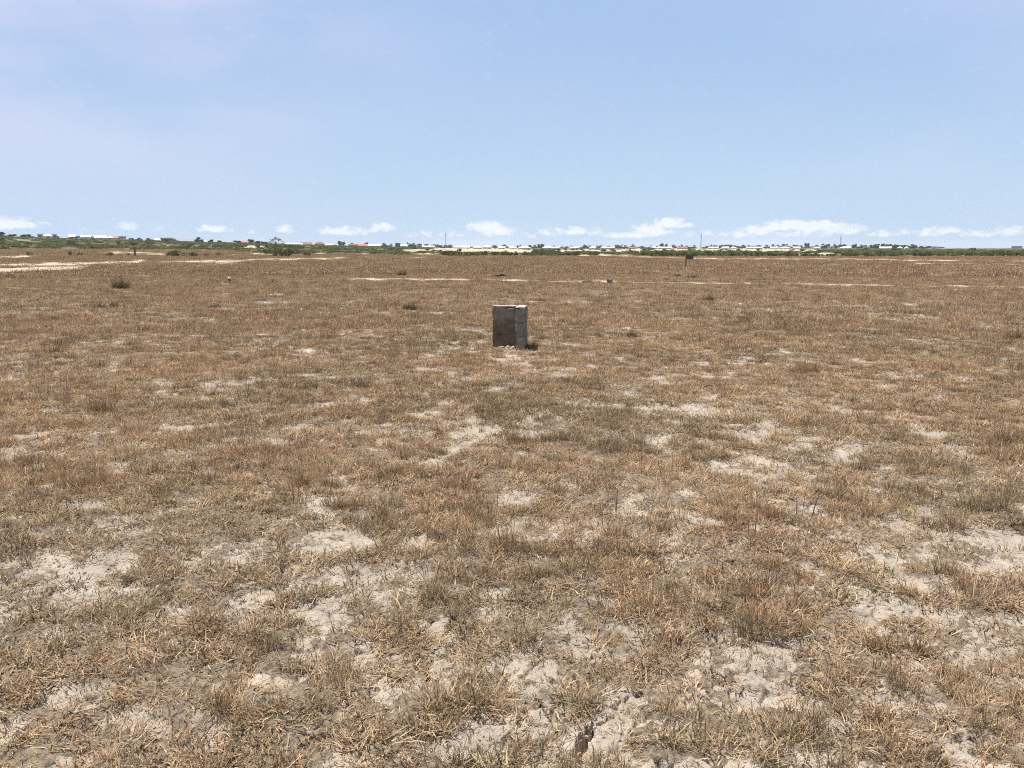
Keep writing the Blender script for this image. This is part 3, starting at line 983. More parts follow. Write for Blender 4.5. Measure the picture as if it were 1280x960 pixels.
for (u, v_, w, h, lab) in ((627, 346, .9, .20, 'low dark heap of dug earth above the sandy strip'), (845, 346.5, .6, .15, 'low dark heap of dug earth below the sign post'),
                           (865, 347.5, .7, .14, 'low dark heap of dug earth right of the one below the sign'), (268, 385.5, .4, .09, 'low dark heap of turned earth in the left field'),
                           (735, 353.5, .5, .12, 'low dark heap of earth on the sandy strip left of the small block')):
    x, y, z = at_px(u, v_)
    tag(rock('earth_mound', x, y, w * .5, w * .4, h, DARK_CLOD, u * .01, z - h * .25), lab, 'mound')

# ------------------------------------------------------------------ dry tussocks one can pick out in the field
DRY_LEAF = leaf_mat('dry_shrub_leaf', (.17, .120, .080), (.29, .205, .130), .25)
RUST_LEAF = leaf_mat('rusty_tussock_leaf', (.17, .108, .062), (.33, .222, .122), .22)
OLIVE_LEAF = leaf_mat('olive_tussock_leaf', (.12, .10, .060), (.225, .18, .105), .22)
TUSS = [(150, 362, 26, 17, DRY_LEAF, 'dark brown dead shrub, the tallest tuft at the far left of the field', 'dry_shrub'),
        (130, 386, 24, 13, DRY_LEAF, 'brown spiky dry tussock below the dark dead shrub', 'grass_tussock'),
        (72, 400, 18, 7, OLIVE_LEAF, 'small low olive tussock left of the brown spiky tussock', 'grass_tussock'),
        (515, 388, 22, 12, OLIVE_LEAF, 'thin olive tussock behind and left of the block marker', 'grass_tussock'),
        (502, 345, 9, 10, DRY_LEAF, 'thin dark upright tuft just above the sandy strip', 'grass_tussock'),
        (885, 377, 14, 10, DRY_LEAF, 'dark spiky tussock right of and beyond the block marker', 'grass_tussock'),
        (785, 420, 22, 12, RUST_LEAF, 'rusty brown tussock right of the block marker', 'grass_tussock'),
        (1272, 424, 30, 14, DRY_LEAF, 'dark tussock at the right margin beside a pale bare patch', 'grass_tussock'),
        (1008, 467, 34, 17, RUST_LEAF, 'rusty tussock in the right field above a bare clay patch', 'grass_tussock'),
        (684, 552, 46, 18, OLIVE_LEAF, 'low dark mat of olive grass on bare clay before the block marker', 'grass_tussock'),
        (640, 549, 18, 13, OLIVE_LEAF, 'small round olive tussock left of the low dark olive mat', 'grass_tussock'),
        (1272, 556, 40, 34, DRY_LEAF, 'tall dark tussock at the right margin nearest the camera', 'grass_tussock'),
        (130, 517, 52, 24, RUST_LEAF, 'broad rusty tussock in the left middle field', 'grass_tussock'),
        (100, 618, 92, 30, RUST_LEAF, 'wide rusty tussock at left edged by bare clay', 'grass_tussock'),
        (395, 612, 60, 40, RUST_LEAF, 'tall straw and rust tussock left of centre', 'grass_tussock'),
        (440, 640, 70, 36, RUST_LEAF, 'broad rust tussock beside the tall straw one', 'grass_tussock'),
        (670, 700, 120, 52, RUST_LEAF, 'big brown tussock in the centre foreground', 'grass_tussock'),
        (940, 800, 70, 46, OLIVE_LEAF, 'rounded olive tussock in the right foreground', 'grass_tussock'),
        (1120, 815, 66, 40, RUST_LEAF, 'straw yellow tussock right of the rounded olive one', 'grass_tussock'),
        (1180, 665, 70, 36, RUST_LEAF, 'reddish tussock at right above long bare clay', 'grass_tussock'),
        (1240, 640, 60, 48, OLIVE_LEAF, 'tall thin olive tussock at right behind the reddish one', 'grass_tussock'),
        (740, 600, 70, 20, RUST_LEAF, 'low brown tussock behind the central clay patch', 'grass_tussock')]
for i, (u, v_, w, h, m_, lab, nm) in enumerate(TUSS):
    x, y, z = at_px(u, v_); D = math.hypot(x, y) / math.cos(PITCH); k = D / F_PX
    W, H = w * k, h * k * 1.05
    nb = int(min(460, 90 + 650 * W))
    bw = max(.0032, .55 * k)
    g = random.Random(3000 + i)
    lumps = [(g.uniform(-.42, .42) * W, g.uniform(-.2, .2) * W, g.uniform(.45, 1.15)) for _ in range(6)]
    me = blades_mesh(nm, nb, W * .40, H * .30, H * 1.1, bw, 6, 66, 60, 1000 + i, m_, 3, .9, lumps=lumps)
    o = bpy.data.objects.new(nm, me); COL.objects.link(o); o.location = (x, y + W * .2, z)
    tag(o, lab, 'shrub' if nm == 'dry_shrub' else 'tussock')

# ------------------------------------------------------------------ scrub, bushes and trees beyond the field
TRUNK = simple_mat('grey_bark', (.11, .09, .07), (.16, .13, .10), 3, .9)
BUSH_LEAF = leaf_mat('scrub_leaf', (.072, .102, .036), (.170, .188, .076), .30)
DRYBUSH_LEAF = leaf_mat('dull_scrub_leaf', (.105, .096, .052), (.185, .160, .092), .28)
TREE_LEAF = leaf_mat('far_tree_leaf', (.022, .036, .020), (.055, .075, .036), .15)
THIN_LEAF = leaf_mat('thin_tree_leaf', (.05, .065, .030), (.12, .13, .065), .3)


def leaf_cloud(name, lobes, n, size, mat, seed, flat=1.0):
    """leaf-clump faces through the volume of several uneven lobes (cx, cy, cz, rx, ry, rz)"""
    g = np.random.default_rng(seed)
    vol = np.array([l[3] * l[4] * l[5] for l in lobes]) ** .7
    pick = g.choice(len(lobes), n, p=vol / vol.sum())
    V, Q, RN = [], [], []
    for i in range(n):
        cx, cyy, cz, rx, ry, rz = lobes[pick[i]]
        d = g.normal(0, 1, 3); d /= np.linalg.norm(d)
        rad = g.uniform(.25, 1.0) ** .45 * (1 + g.normal(0, .10))
        c = np.array([cx + d[0] * rx * rad, cyy + d[1] * ry * rad, max(cz + d[2] * rz * rad, .02)])
        nrm = d + g.normal(0, .7, 3); nrm /= np.linalg.norm(nrm)
        a = np.cross(nrm, [0.3, .2, 1.0]); a /= np.linalg.norm(a); b = np.cross(nrm, a)
        s1, s2 = size * g.uniform(.5, 1.3), size * g.uniform(.35, .9)
        k = len(V)
        V += [c - a * s1, c - b * s2, c + a * s1 * g.uniform(.7, 1.2), c + b * s2]
        Q.append((k, k + 1, k + 2, k + 3))
        r_ = g.uniform(); RN += [r_] * 4
    return quads_mesh(name, np.array(V), np.array(Q), mat, False, {'rnd': ('FLOAT', RN)})


def make_bush(mat, seed, w=1.0, h=.45):
    g = random.Random(seed)
    root = empty('bush', (0, 0, 0))
    lob = []
    for i in range(g.randint(4, 7)):
        x_ = g.uniform(-.36, .36) * w; rr = g.uniform(.14, .26)
        lob.append((x_, g.uniform(-.25, .25) * w, g.uniform(.3, .62) * h, rr * w, rr * w, g.uniform(.28, .5) * h))
    o = bpy.data.objects.new('foliage', leaf_cloud('foliage', lob, 420, .050, mat, seed)); o.parent = root; COL.objects.link(o)
    vf = ([], [])
    for i in range(6):
        add(vf, tube_vf((g.uniform(-.12, .12), g.uniform(-.1, .1), -.12), (g.uniform(-.4, .4) * w, g.uniform(-.25, .25), h * g.uniform(.6, .95)), .014, .006, 5))
    mesh_obj('stem', vf[0], vf[1], TRUNK, root)
    return root


def make_tree(mat, seed, kind='round'):
    """unit tree: 1 m tall, scaled when placed"""
    g = random.Random(seed)
    root = empty('tree', (0, 0, 0))
    lob = []
    if kind == 'round':
        for i in range(g.randint(6, 9)):
            a = g.uniform(0, 6.28); q = g.uniform(.1, .34)
            rr = g.uniform(.13, .22)
            lob.append((q * math.cos(a), q * math.sin(a), g.uniform(.22, .80), rr, rr, rr * g.uniform(.8, 1.1)))
    elif kind == 'wide':
        for i in range(g.randint(8, 11)):
            a = g.uniform(0, 6.28); q = g.uniform(.1, .75)
            rr = g.uniform(.16, .28)
            lob.append((q * math.cos(a), q * math.sin(a), g.uniform(.22, .76), rr, rr, rr * g.uniform(.8, 1.1)))
    else:
        for i in range(6):
            rr = g.uniform(.10, .15)
            lob.append((g.uniform(-.1, .1), g.uniform(-.1, .1), .35 + i * .11, rr, rr, rr * 1.2))
    o = bpy.data.objects.new('crown', leaf_cloud('crown', lob, 460, .085, mat, seed)); o.parent = root; COL.objects.link(o)
    vf = tube_vf((0, 0, -.15), (.02, 0, .5), .035, .02, 7)
    for i in range(5):
        l = lob[i % len(lob)]
        add(vf, tube_vf((0.01, 0, g.uniform(.25, .42)), (l[0] * .8, l[1] * .8, l[2]), .016, .007, 5))
    mesh_obj('trunk', vf[0], vf[1], TRUNK, root)
    return root


# where one is along the skyline, told by what stands out there
def zone(u):
    if u < 205: return 'on the low rise at far left'
    if u < 330: return 'left of the loose crowned tree'
    if u < 548: return 'between the loose crowned tree and the left mast'
    if u < 872: return 'between the left mast and the middle mast'
    if u < 1047: return 'between the middle mast and the right mast'
    return 'to the right of the right mast'


bush_p = [make_bush(BUSH_LEAF, 40 + i) for i in range(5)] + [make_bush(DRYBUSH_LEAF, 60 + i) for i in range(3)]
bush_used = [False] * len(bush_p)
def place_bush(u, v_base, w_px, h_px, k=None, label=None, grp=True):
    k = random.randrange(len(bush_p)) if k is None else k
    x, y = land(u, v_base); D = math.hypot(x, y)
    o = copy_tree(bush_p[k]) if bush_used[k] else bush_p[k]
    bush_used[k] = True
    o.location = (x, y, float(terrain(x, y)) - .02)
    W, H = w_px * D / F_PX, h_px * D / F_PX
    o.scale = (W, W * .8, H / .45)
    o.rotation_euler = (0, 0, random.uniform(-.5, .5) + (math.pi if random.random() < .5 else 0))
    tone = 'dull' if k >= 5 else 'green'
    tag(o, label or '%s scrub bush beyond the field %s' % (tone, zone(u)), 'bush', ('%s scrub bushes beyond the field %s' % (tone, zone(u))) if grp and not label else None)


# bushes that stand out
for (u, v_, w, h, k, lab) in ((217, 321, 20, 8, 0, 'bright green bush before the pale hill track, left of two'), (237, 320.8, 18, 6, 1, 'low green bush right of the bright green one at left'),
                              (351, 321, 26, 12, 2, 'wide green bush at the foot of the loose crowned tree'), (368, 318, 16, 8, 6, 'dull bush right of the foot of the loose crowned tree'),
                              (334, 318, 16, 7, 3, 'green bush at the left foot of the loose crowned tree'), (384, 320.5, 9, 7, 7, 'small dark dry bush right of the loose crowned tree on sandy ground'),
                              (37, 319.8, 7, 5, 5, 'single small dark bush on the sandy field at far left'), (87.5, 320, 4, 7, 6, 'narrow dry shrub left of the pale post'),
                              (100, 319.6, 6, 4, 7, 'low dry shrub just left of the pale post'), (137, 320.5, 8, 5, 5, 'low dark bush between the pale post and the dark stump'),
                              (160, 319.8, 4, 4, 6, 'tiny dry shrub left of the dark stump'), (245, 321, 6, 4, 7, 'tiny dull bush right of the two green bushes at left'),
                              (257, 320.5, 8, 4, 6, 'low dull bush on the sand left of the loose crowned tree'), (274, 320, 8, 4, 5, 'low dull bush midway along the sand left of the loose crowned tree')):
    place_bush(u, v_, w, h, k, lab)
rr = random.Random(5)
for u in np.arange(556, 1290, 5.2):                   # the edge of the scrub beyond the field
    uu = u + rr.uniform(-3, 3)
    e = float(np.interp(uu, *GREEN_EDGE))
    if 728 < uu < 800 and rr.random() < .7: continue
    if rr.random() < .16: continue
    place_bush(uu, e - rr.uniform(.2, 1.6), rr.uniform(7, 15), rr.uniform(3.2, 6.2) * (1.15 if 790 < uu < 1000 else 1), rr.randrange(8) if uu > 1000 else rr.randrange(6))
for i in range(95):                                    # bushes deeper in
    uu = rr.uniform(400, 1290)
    place_bush(uu, rr.uniform(312.6, 318.0) if uu > 560 else rr.uniform(311.5, 317), rr.uniform(5, 12), rr.uniform(2.0, 4.0))
for i in range(75):                                    # bushes over the rise at left
    uu = rr.uniform(-12, 420)
    top = float(np.interp(uu, [0, 200, 300, 420], [299, 303.5, 306, 309]))
    place_bush(uu, rr.uniform(top + 1.5, 312), rr.uniform(5, 13), rr.uniform(2.0, 4.2))

# low scrub too dense to count between the bushes
SCRUB_M = leaf_mat('low_scrub_leaf', (.095, .122, .046), (.205, .212, .095), .30)
sp_ = []
for i in range(4):
    g = random.Random(500 + i)
    lobs = [(g.uniform(-.7, .7), g.uniform(-.7, .7), g.uniform(.08, .24), .32, .32, .18) for _ in range(9)]
    sp_.append(bpy.data.objects.new('scrub_%d' % i, leaf_cloud('scrub', lobs, 170, .10, SCRUB_M, 520 + i)))
rad = np.sqrt(RNG.uniform(95 ** 2, 640 ** 2, 26000)); az_ = np.radians(RNG.uniform(-38, 38, 26000))
x, y = rad * np.sin(az_), rad * np.cos(az_); z = terrain(x, y)
_, sand, green = masks(x, y, z)
k = (green > .5) & (sand < .35) & (RNG.uniform(0, 1, len(x)) < .25 + .75 * sstep(fbm(x, y, .03, 4, 611), .40, .56)) & (RNG.uniform(0, 1, len(x)) < np.interp(rad, [95, 300, 640], [.75, .6, .45]))
x, y, z = x[k], y[k], z[k]; n = len(x)
scr = instancer('scrub', np.stack([x, y, z], -1), np.stack([0 * x, 0 * x, RNG.uniform(0, 6.28, n)], -1), RNG.uniform(.7, 1.7, n), RNG.integers(0, 4, n), np.ones((n, 3)), sp_)
tag(scr, 'low olive green scrub covering the land beyond the dry field', 'scrub', kind='stuff')

# the loose crowned tree
x, y = land(345, 320.3); D = math.hypot(x, y); k = D / F_PX
lt = empty('loose_crowned_tree', (x, y, float(terrain(x, y))))
tag(lt, 'thin loose crowned tree standing above green bushes left of centre', 'tree')
g = random.Random(3); lob = []
for (du, dv, r_) in ((-3, 19, 3.2), (1, 21, 3.4), (5, 19, 3), (8, 16, 2.8), (-7, 16, 2.8), (0, 15, 4), (-10, 12, 2.5), (11, 12, 2.6), (4, 12, 3)):
    lob.append((du * k, g.uniform(-1, 1) * 3 * k, dv * k, r_ * k, r_ * k, r_ * .6 * k))
o = bpy.data.objects.new('crown', leaf_cloud('crown', lob, 620, .55 * k, THIN_LEAF, 9)); o.parent = lt; COL.objects.link(o)
vf = tube_vf((0, 0, -.3), (0, 0, 8 * k), .8 * k, .55 * k, 8)
for l in lob: add(vf, tube_vf((0, 0, g.uniform(5, 9) * k), l[:3], .3 * k, .1 * k, 5))
mesh_obj('trunk', vf[0], vf[1], TRUNK, lt)

tree_p = {'round': [make_tree(TREE_LEAF, 80 + i) for i in range(4)], 'wide': [make_tree(TREE_LEAF, 90 + i, 'wide') for i in range(3)], 'tall': [make_tree(TREE_LEAF, 97, 'tall')]}
tree_used = set()
def place_tree(u, top_v, w_px, D, kind, label=None, ground_v=None):
    p = random.choice(tree_p[kind])
    o = copy_tree(p) if p.name in tree_used else p
    tree_used.add(p.name)
    az = px_az_el(u, 309)[0]; x, y = D * math.sin(az), D * math.cos(az)
    zb = float(terrain(x, y)); zt = CAM_H + D * math.tan(px_az_el(u, top_v)[1])
    H = max(zt - zb, 1.2) / .95
    W = w_px * D / F_PX / {'round': .85, 'wide': 1.7, 'tall': .4}[kind]
    o.location = (x, y, zb); o.scale = (W, W, H); o.rotation_euler = (0, 0, random.uniform(0, 6.28))
    nm = {'round': 'rounded', 'wide': 'spreading', 'tall': 'slender'}[kind]
    tag(o, label or 'dark %s tree in the skyline row %s' % (nm, zone(u)), 'tree', None if label else 'dark %s skyline trees %s' % (nm, zone(u)))


TREES = [(2, 291, 8), (16, 293.6, 8), (33, 293.8, 9), (42, 294, 7), (72, 296.2, 5), (97, 295.8, 9), (104, 296.4, 5), (115, 296.8, 6), (133, 298.6, 5), (143, 299, 5), (160, 297.8, 6), (168, 298, 6), (176, 298.2, 7), (189, 298, 8),
         (219, 298.8, 11), (250, 297.6, 9), (264, 299.8, 6), (274, 301.6, 7), (297, 301.6, 9), (314, 300, 8), (323, 302, 9), (331, 302.8, 8), (285, 303, 8), (240, 302.5, 7),
         (425, 302.8, 4), (429.5, 303.6, 3), (439, 304.6, 7), (444, 305.6, 7), (458, 304.6, 4), (479, 305, 8), (486, 305.2, 7), (497, 304.6, 9), (512, 303.8, 9), (518, 305, 7), (525, 305.6, 6), (533, 305.8, 5), (543, 306, 7), (549, 306.4, 6),
         (563, 306.2, 8), (553, 306.8, 7), (556, 306.6, 6), (618, 306.8, 8), (630, 306.6, 5), (646, 307.6, 5), (652, 306.8, 6), (661, 306.6, 8), (668, 307.2, 6), (674, 305.6, 5), (678, 306.4, 4), (692, 308, 5), (706, 308.2, 9), (714, 308.2, 7), (731, 306.4, 5), (736, 307.4, 7),
         (743, 307.6, 8), (752, 307.8, 7), (760, 307.8, 8), (770, 307, 7), (776, 306, 8), (785, 307, 8), (792, 306.4, 5), (803, 308, 8), (811, 307.4, 6), (819, 308, 6), (827, 305.8, 4), (833, 306.2, 3), (843, 306.4, 8), (851, 306.4, 8), (858, 307.6, 7), (865, 306.6, 6), (880, 308, 8),
         (888, 306.4, 8), (897, 307, 8), (904, 306.8, 8), (912, 306.6, 7), (920, 307.4, 7), (928, 307, 7), (938, 307.4, 8), (947, 307.4, 8), (958, 306.6, 8), (966, 306.4, 7), (972, 306.2, 6), (980, 306, 8), (987, 305.6, 7), (994, 307, 7), (1000, 307.2, 6),
         (1007, 305.2, 2.5), (1010, 305.4, 2.5), (1020, 307.2, 6), (1029, 305, 6), (1034, 305.4, 6), (1042, 306.4, 6), (1052, 306.2, 8), (1060, 306.8, 7), (1068, 305.4, 5), (1073, 306.2, 6), (1080, 307, 7),
         (1088, 307, 6), (1093, 306, 7), (1099, 305.8, 7), (1104, 305.4, 6), (1110, 305.8, 7), (1116, 306.6, 6), (1121, 306, 6), (1127, 307, 6), (1133, 306.8, 6), (1139, 306.4, 7), (1144, 306.8, 5), (1153, 308.4, 7), (1161, 308, 6), (1168, 309, 6)]
for (u, tv, w) in TREES:
    D = rr.uniform(600, 700) if u < 205 else rr.uniform(680, 800) if u < 335 else rr.uniform(1000, 1250)
    lab = None
    if u in (1007, 1010): lab = 'slender tall dark tree on the skyline, %s of a close pair before the right mast' % ('left' if u == 1007 else 'right')
    if u == 250: lab = 'large rounded dark tree at the right end of the long grey roofed building'
    if u == 425: lab = 'small pointed dark tree standing up right of the brown roofed houses'
    if u == 2: lab = 'tallest dark tree on the left margin of the rise'
    place_tree(u, tv - 1.1, w * 1.25, D, 'tall' if w < 4.5 else ('wide' if w >= 8 and u > 500 and rr.random() < .7 else 'round'), lab)
# a lower, broken line of far trees that fills between them
for u in np.arange(548, 1180, 9.0):
    place_tree(u + rr.uniform(-3, 3), rr.uniform(307.6, 308.8), rr.uniform(8, 13), rr.uniform(1250, 1500), 'wide')

# ------------------------------------------------------------------ far houses
WALLS = {'white': simple_mat('white_render', (.70, .67, .62), (.60, .57, .52), .6, .9), 'cream': simple_mat('cream_render', (.60, .50, .38), (.52, .43, .33), .6, .9),
         'pink': simple_mat('pink_render', (.50, .33, .27), (.44, .29, .24), .6, .9), 'block': simple_mat('bare_blockwork', (.33, .29, .25), (.27, .24, .21), .6, .9)}
ROOFS = {'white': simple_mat('white_roof_sheet', (.76, .75, .73), (.66, .65, .63), .4, .5, spec=.4), 'pale': simple_mat('pale_roof_sheet', (.62, .55, .48), (.54, .48, .42), .4, .6),
         'red': simple_mat('red_roof_sheet', (.55, .17, .14), (.46, .15, .13), .4, .6), 'brown': simple_mat('brown_roof_sheet', (.24, .15, .12), (.19, .12, .10), .4, .7),
         'grey': simple_mat('grey_roof_sheet', (.24, .25, .28), (.30, .30, .32), .4, .6), 'blue': simple_mat('blue_grey_roof_sheet', (.50, .56, .66), (.56, .60, .66), .4, .6)}
DARK_OPEN = simple_mat('dark_window_glass', (.05, .055, .06), None, rough=.3, spec=.5)
DOOR_M = simple_mat('brown_door', (.13, .08, .05))
house_cache = {}
def house(u, top_v, w_px, D, wall, roof, form, label, group=None, base_v=None):
    az = px_az_el(u, 309)[0]; x, y = D * math.sin(az), D * math.cos(az)
    zb = float(terrain(x, y)); zt = CAM_H + D * math.tan(px_az_el(u, top_v)[1])
    W = w_px * D / F_PX; H = max(zt - zb, 2.6); dp = min(max(7.0, W * .6), 13.0)
    rh = min(H * .58, max(1.3, W * .2)) if form != 'flat' else .6
    wh = H - rh
    root = empty('house', (x, y, zb), -az + random.uniform(-.12, .12))
    tag(root, label, 'house', group)
    hw, hd = W / 2 * .94, dp / 2 * .94
    v, f = box_vf(-hw, hw, -hd, hd, -1.0, wh); mesh_obj('wall', v, f, WALLS[wall], root)
    ow, od = W / 2, dp / 2 + .3
    e = wh + .01
    if form == 'hip':
        rl = max(ow - od * .9, ow * .12)
        v = [(-ow, -od, e), (ow, -od, e), (ow, od, e), (-ow, od, e), (-rl, 0, e + rh), (rl, 0, e + rh)]
        f = [(0, 3, 2, 1), (0, 1, 5, 4), (1, 2, 5), (2, 3, 4, 5), (3, 0, 4)]
    elif form == 'gable':
        v = [(-ow, -od, e), (ow, -od, e), (ow, od, e), (-ow, od, e), (-ow, 0, e + rh), (ow, 0, e + rh)]
        f = [(0, 3, 2, 1), (0, 1, 5, 4), (2, 3, 4, 5), (1, 2, 5), (3, 0, 4)]
    else:
        v, f = box_vf(-ow, ow, -od, od, e, e + rh)
    mesh_obj('roof', v, f, ROOFS[roof], root)
    nwin = max(1, min(5, int(W / 4)))
    for i in range(nwin):
        cx = -hw + (i + .5) * 2 * hw / nwin
        if i == nwin // 2 and nwin > 1:
            v, f = box_vf(cx - .5, cx + .5, -hd - .04, -hd + .02, -.2, min(2.1, wh - .2)); mesh_obj('door', v, f, DOOR_M, root)
        else:
            z0 = min(1.0, wh * .35); v, f = box_vf(cx - .6, cx + .6, -hd - .03, -hd + .02, z0, min(z0 + 1.1, wh - .2)); mesh_obj('window', v, f, DARK_OPEN, root)
    return root


house(61, 292.4, 10, 560, 'white', 'white', 'hip', 'white hip roofed house standing highest on the rise at far left')
house(51.5, 296.0, 5, 575, 'white', 'white', 'flat', 'low white wing at the left of the highest hip roofed house')
house(69, 296.2, 5, 570, 'cream', 'pale', 'flat', 'low pale wing at the right of the highest hip roofed house')
HOUSES = [(91, 297.4, 7, 'cream', 'pale', 'gable', 'pale gabled house on the rise just right of the low pale wing'), (108.5, 296.9, 11, 'white', 'white', 'gable', 'white gabled house among dark trees on the rise'),
          (126, 298.0, 13, 'white', 'pale', 'gable', 'long low white roofed house on the rise'), (139, 298.6, 7, 'white', 'pale', 'hip', 'small pale house left of the pink roofed one on the rise'),
          (149.5, 297.4, 11, 'white', 'red', 'gable', 'white walled house with a pink red roof on the rise'), (154, 299.6, 7, 'white', 'white', 'flat', 'low white flat house right of the pink red roof on the rise'),
          (197, 299.8, 7, 'white', 'pale', 'gable', 'small pale house where the rise runs out'), (205, 299.8, 15, 'pink', 'pale', 'gable', 'pinkish pale roofed house left of the long grey roof'),
          (232, 298.8, 27, 'pink', 'grey', 'gable', 'long grey roofed building with reddish walls left of the large rounded tree'), (257, 301.2, 7, 'white', 'white', 'hip', 'small white house just right of the large rounded tree'),
          (305, 300.6, 11, 'white', 'red', 'hip', 'house with a bright pink red roof between dark trees'), (353, 302.6, 6, 'white', 'white', 'hip', 'small white house just behind the loose crowned tree'),
          (367, 303.8, 22, 'white', 'blue', 'gable', 'long low white house with a bluish roof right of the loose crowned tree'), (383, 302.8, 14, 'pink', 'brown', 'gable', 'brown roofed house, left of two brown roofs on the skyline'),
          (399.5, 302.2, 12, 'pink', 'brown', 'hip', 'taller brown hipped house, right of two brown roofs on the skyline'), (411.5, 304.8, 8, 'white', 'white', 'gable', 'small white house right of the taller brown hipped one'),
          (443, 304.6, 9, 'pink', 'brown', 'gable', 'pinkish brown house left of the pink red roofed one in the row'), (453, 304.8, 12, 'white', 'red', 'gable', 'pink red roofed house beside a long white one in the row'),
          (468, 305.0, 16, 'white', 'white', 'gable', 'long bright white house right of the pink red roof in the row'), (504.5, 305.8, 8, 'white', 'white', 'gable', 'small white house between dark tree clumps left of the left mast'),
          (535.5, 307.0, 16, 'cream', 'pale', 'gable', 'wide cream house just left of the left mast'), (524, 307.8, 7, 'cream', 'pale', 'flat', 'little flat pale house left of the wide cream one'),
          (572, 308.0, 10, 'pink', 'pale', 'gable', 'pinkish house first to the right of the left mast'), (582, 307.2, 11, 'white', 'white', 'gable', 'white gabled house second to the right of the left mast'),
          (597, 307.4, 12, 'pink', 'pale', 'hip', 'pale hipped house left of the tallest white roof in the middle'), (608.5, 306.4, 12, 'white', 'white', 'hip', 'tallest white hipped roof in the middle of the skyline'),
          (627, 308.0, 9, 'cream', 'pale', 'gable', 'cream house first right of the tallest middle white roof'), (641, 308.2, 9, 'white', 'white', 'gable', 'small white house second right of the tallest middle white roof'),
          (655.5, 307.6, 16, 'white', 'white', 'hip', 'broad white hipped house third right of the tallest middle white roof'), (684, 307.4, 13, 'white', 'white', 'hip', 'white hipped house just right of a slender dark tree in the middle row'),
          (695, 308.4, 9, 'white', 'pale', 'gable', 'pale gabled house touching the white hipped one in the middle row'), (718.5, 308.4, 12, 'white', 'white', 'gable', 'low white house with open ground either side in the middle row'),
          (723, 309.4, 9, 'pink', 'pale', 'flat', 'low pink walled house before the white one in the middle row'), (741, 308.8, 8, 'white', 'white', 'gable', 'small white house between two dark trees right of the low pink one'),
          (760, 309.0, 17, 'cream', 'pale', 'gable', 'wide pinkish cream house left of the big middle trees'), (790, 309.2, 9, 'pink', 'brown', 'gable', 'small brown roofed house below the big middle trees'),
          (817, 308.2, 12, 'white', 'white', 'hip', 'white hipped house at the left of a very wide pale one'), (831, 308.9, 17, 'pink', 'pale', 'gable', 'very wide pale roofed house left of the sign post'),
          (853, 308.8, 13, 'pink', 'brown', 'gable', 'dark brown roofed house beyond the sign post'), (892, 309.0, 12, 'cream', 'pale', 'gable', 'pale house first right of the middle mast'),
          (907, 309.2, 8, 'white', 'white', 'gable', 'small white house second right of the middle mast'), (917, 308.8, 8, 'white', 'white', 'hip', 'small white hipped house third right of the middle mast'),
          (943, 308.6, 19, 'cream', 'pale', 'gable', 'widest pale house between the middle mast and the right mast'), (968, 309.0, 9, 'white', 'white', 'gable', 'white gabled house right of the widest pale one'),
          (981, 309.0, 14, 'white', 'pale', 'hip', 'broad pale hipped house below the tallest clump of trees'), (996, 309.2, 8, 'white', 'white', 'gable', 'small white house left of the close pair of slender trees'),
          (1021, 308.6, 8, 'white', 'white', 'hip', 'small white hipped house right of the close pair of slender trees'), (1039, 309.2, 7, 'white', 'white', 'flat', 'tiny flat white house left of the right mast'),
          (1057, 308.2, 14, 'white', 'white', 'hip', 'bright white hipped house just right of the right mast'), (1083, 309.2, 7, 'white', 'white', 'flat', 'tiny flat white house left of the last clump of trees'),
          (1107, 309.0, 13, 'white', 'white', 'gable', 'white house at the foot of the last clump of trees'), (1125, 309.2, 6, 'white', 'white', 'hip', 'little white hipped house under the last clump of trees, left of the smallest one'),
          (1133, 309.2, 4, 'white', 'white', 'hip', 'smallest white hipped house under the right end of the last clump of trees'), (1168, 309.6, 7, 'white', 'pale', 'flat', 'last small pale house on the skyline before open scrub')]
for (u, tv, w, wl, rf, fm, lab) in HOUSES:
    D = 590 if u < 160 else 680 if u < 200 else 760 if u < 335 else random.uniform(860, 980)
    house(u, tv, w, D, wl, rf, fm, lab)
house(209, 304.6, 12, 470, 'block', 'pale', 'flat', 'low shed with a pale flat roof before the long grey roofed building')
house(1271, 307.6, 10, 1600, 'block', 'grey', 'flat', 'grey flat block alone on the horizon at far right')

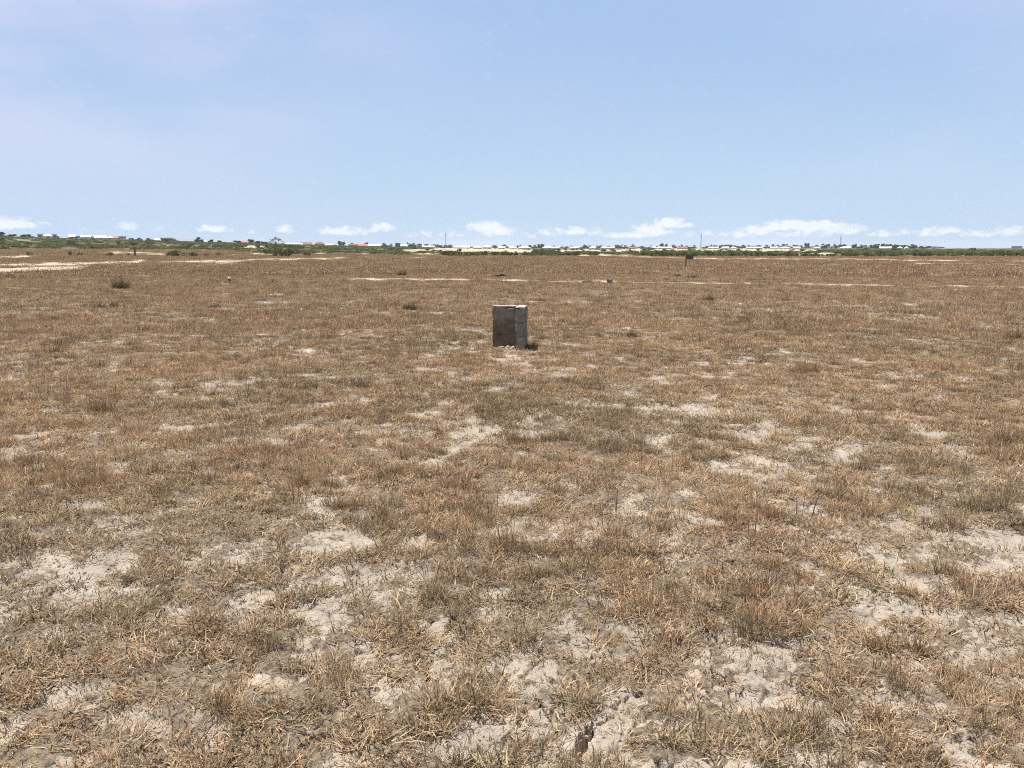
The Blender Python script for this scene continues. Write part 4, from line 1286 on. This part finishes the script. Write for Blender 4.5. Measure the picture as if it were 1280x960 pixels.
# ------------------------------------------------------------------ masts
MAST_M = simple_mat('mast_steel', (.20, .20, .21), (.26, .25, .25), .3, .6)
for (u, tv, D, lab) in ((557, 291.5, 1000, 'tall thin lattice mast, the left one of three on the skyline'), (876, 292.0, 1050, 'tall thin lattice mast, the middle one of three on the skyline'),
                        (1050.5, 295.0, 1100, 'shorter thin lattice mast, the right one of three on the skyline')):
    az = px_az_el(u, 309)[0]; x, y = D * math.sin(az), D * math.cos(az)
    zb = float(terrain(x, y)); H = CAM_H + D * math.tan(px_az_el(u, tv)[1]) - zb
    m_ = empty('radio_mast', (x, y, zb)); tag(m_, lab, 'mast', 'masts on the skyline')
    vf = ([], [])
    pts = [(.55 * math.cos(a), .55 * math.sin(a)) for a in (0, 2.094, 4.189)]
    for (px, py) in pts: add(vf, tube_vf((px, py, -.5), (px * .7, py * .7, H), .13, .09, 5))
    n = int(H / 1.6)
    for i in range(n):
        t0, t1 = i / n, (i + 1) / n
        for j in range(3):
            a, b_ = pts[j], pts[(j + 1) % 3]; k0, k1 = 1 - .3 * t0, 1 - .3 * t1
            add(vf, tube_vf((a[0] * k0, a[1] * k0, t0 * H), (b_[0] * k1, b_[1] * k1, t1 * H), .05, .05, 4))
    mesh_obj('lattice', vf[0], vf[1], MAST_M, m_)
    vf = ([], [])
    for a in (.5, 2.6, 4.7): add(vf, tube_vf((.7 * math.cos(a), .7 * math.sin(a), H - 4), (.7 * math.cos(a), .7 * math.sin(a), H - 1.6), .17, .17, 6))
    mesh_obj('antenna', vf[0], vf[1], WALLS['white'], m_)
    v, f = tube_vf((0, 0, H - .5), (0, 0, H + 2.5), .06, .04, 5); mesh_obj('top_rod', v, f, MAST_M, m_)

# ------------------------------------------------------------------ humid air
v, f = box_vf(-5100, 5100, -5100, 5100, -3.0, 34.0)
hz = mesh_obj('haze', v, f)
hm = bpy.data.materials.new('humid_air'); hm.use_nodes = True
t = NT(hm.node_tree)
pv = t.n('ShaderNodeVolumePrincipled')
pv.inputs['Color'].default_value = (.86, .92, 1.0, 1)
pv.inputs['Density'].default_value = HAZE_DENSITY
o = t.n('ShaderNodeOutputMaterial'); t.link(pv.outputs[0], o.inputs['Volume'])
hz.data.materials.append(hm)
hz['kind'] = 'stuff'
hz['label'] = 'thin pale humid air over the plain that softens the far houses and trees'
hz['category'] = 'haze'
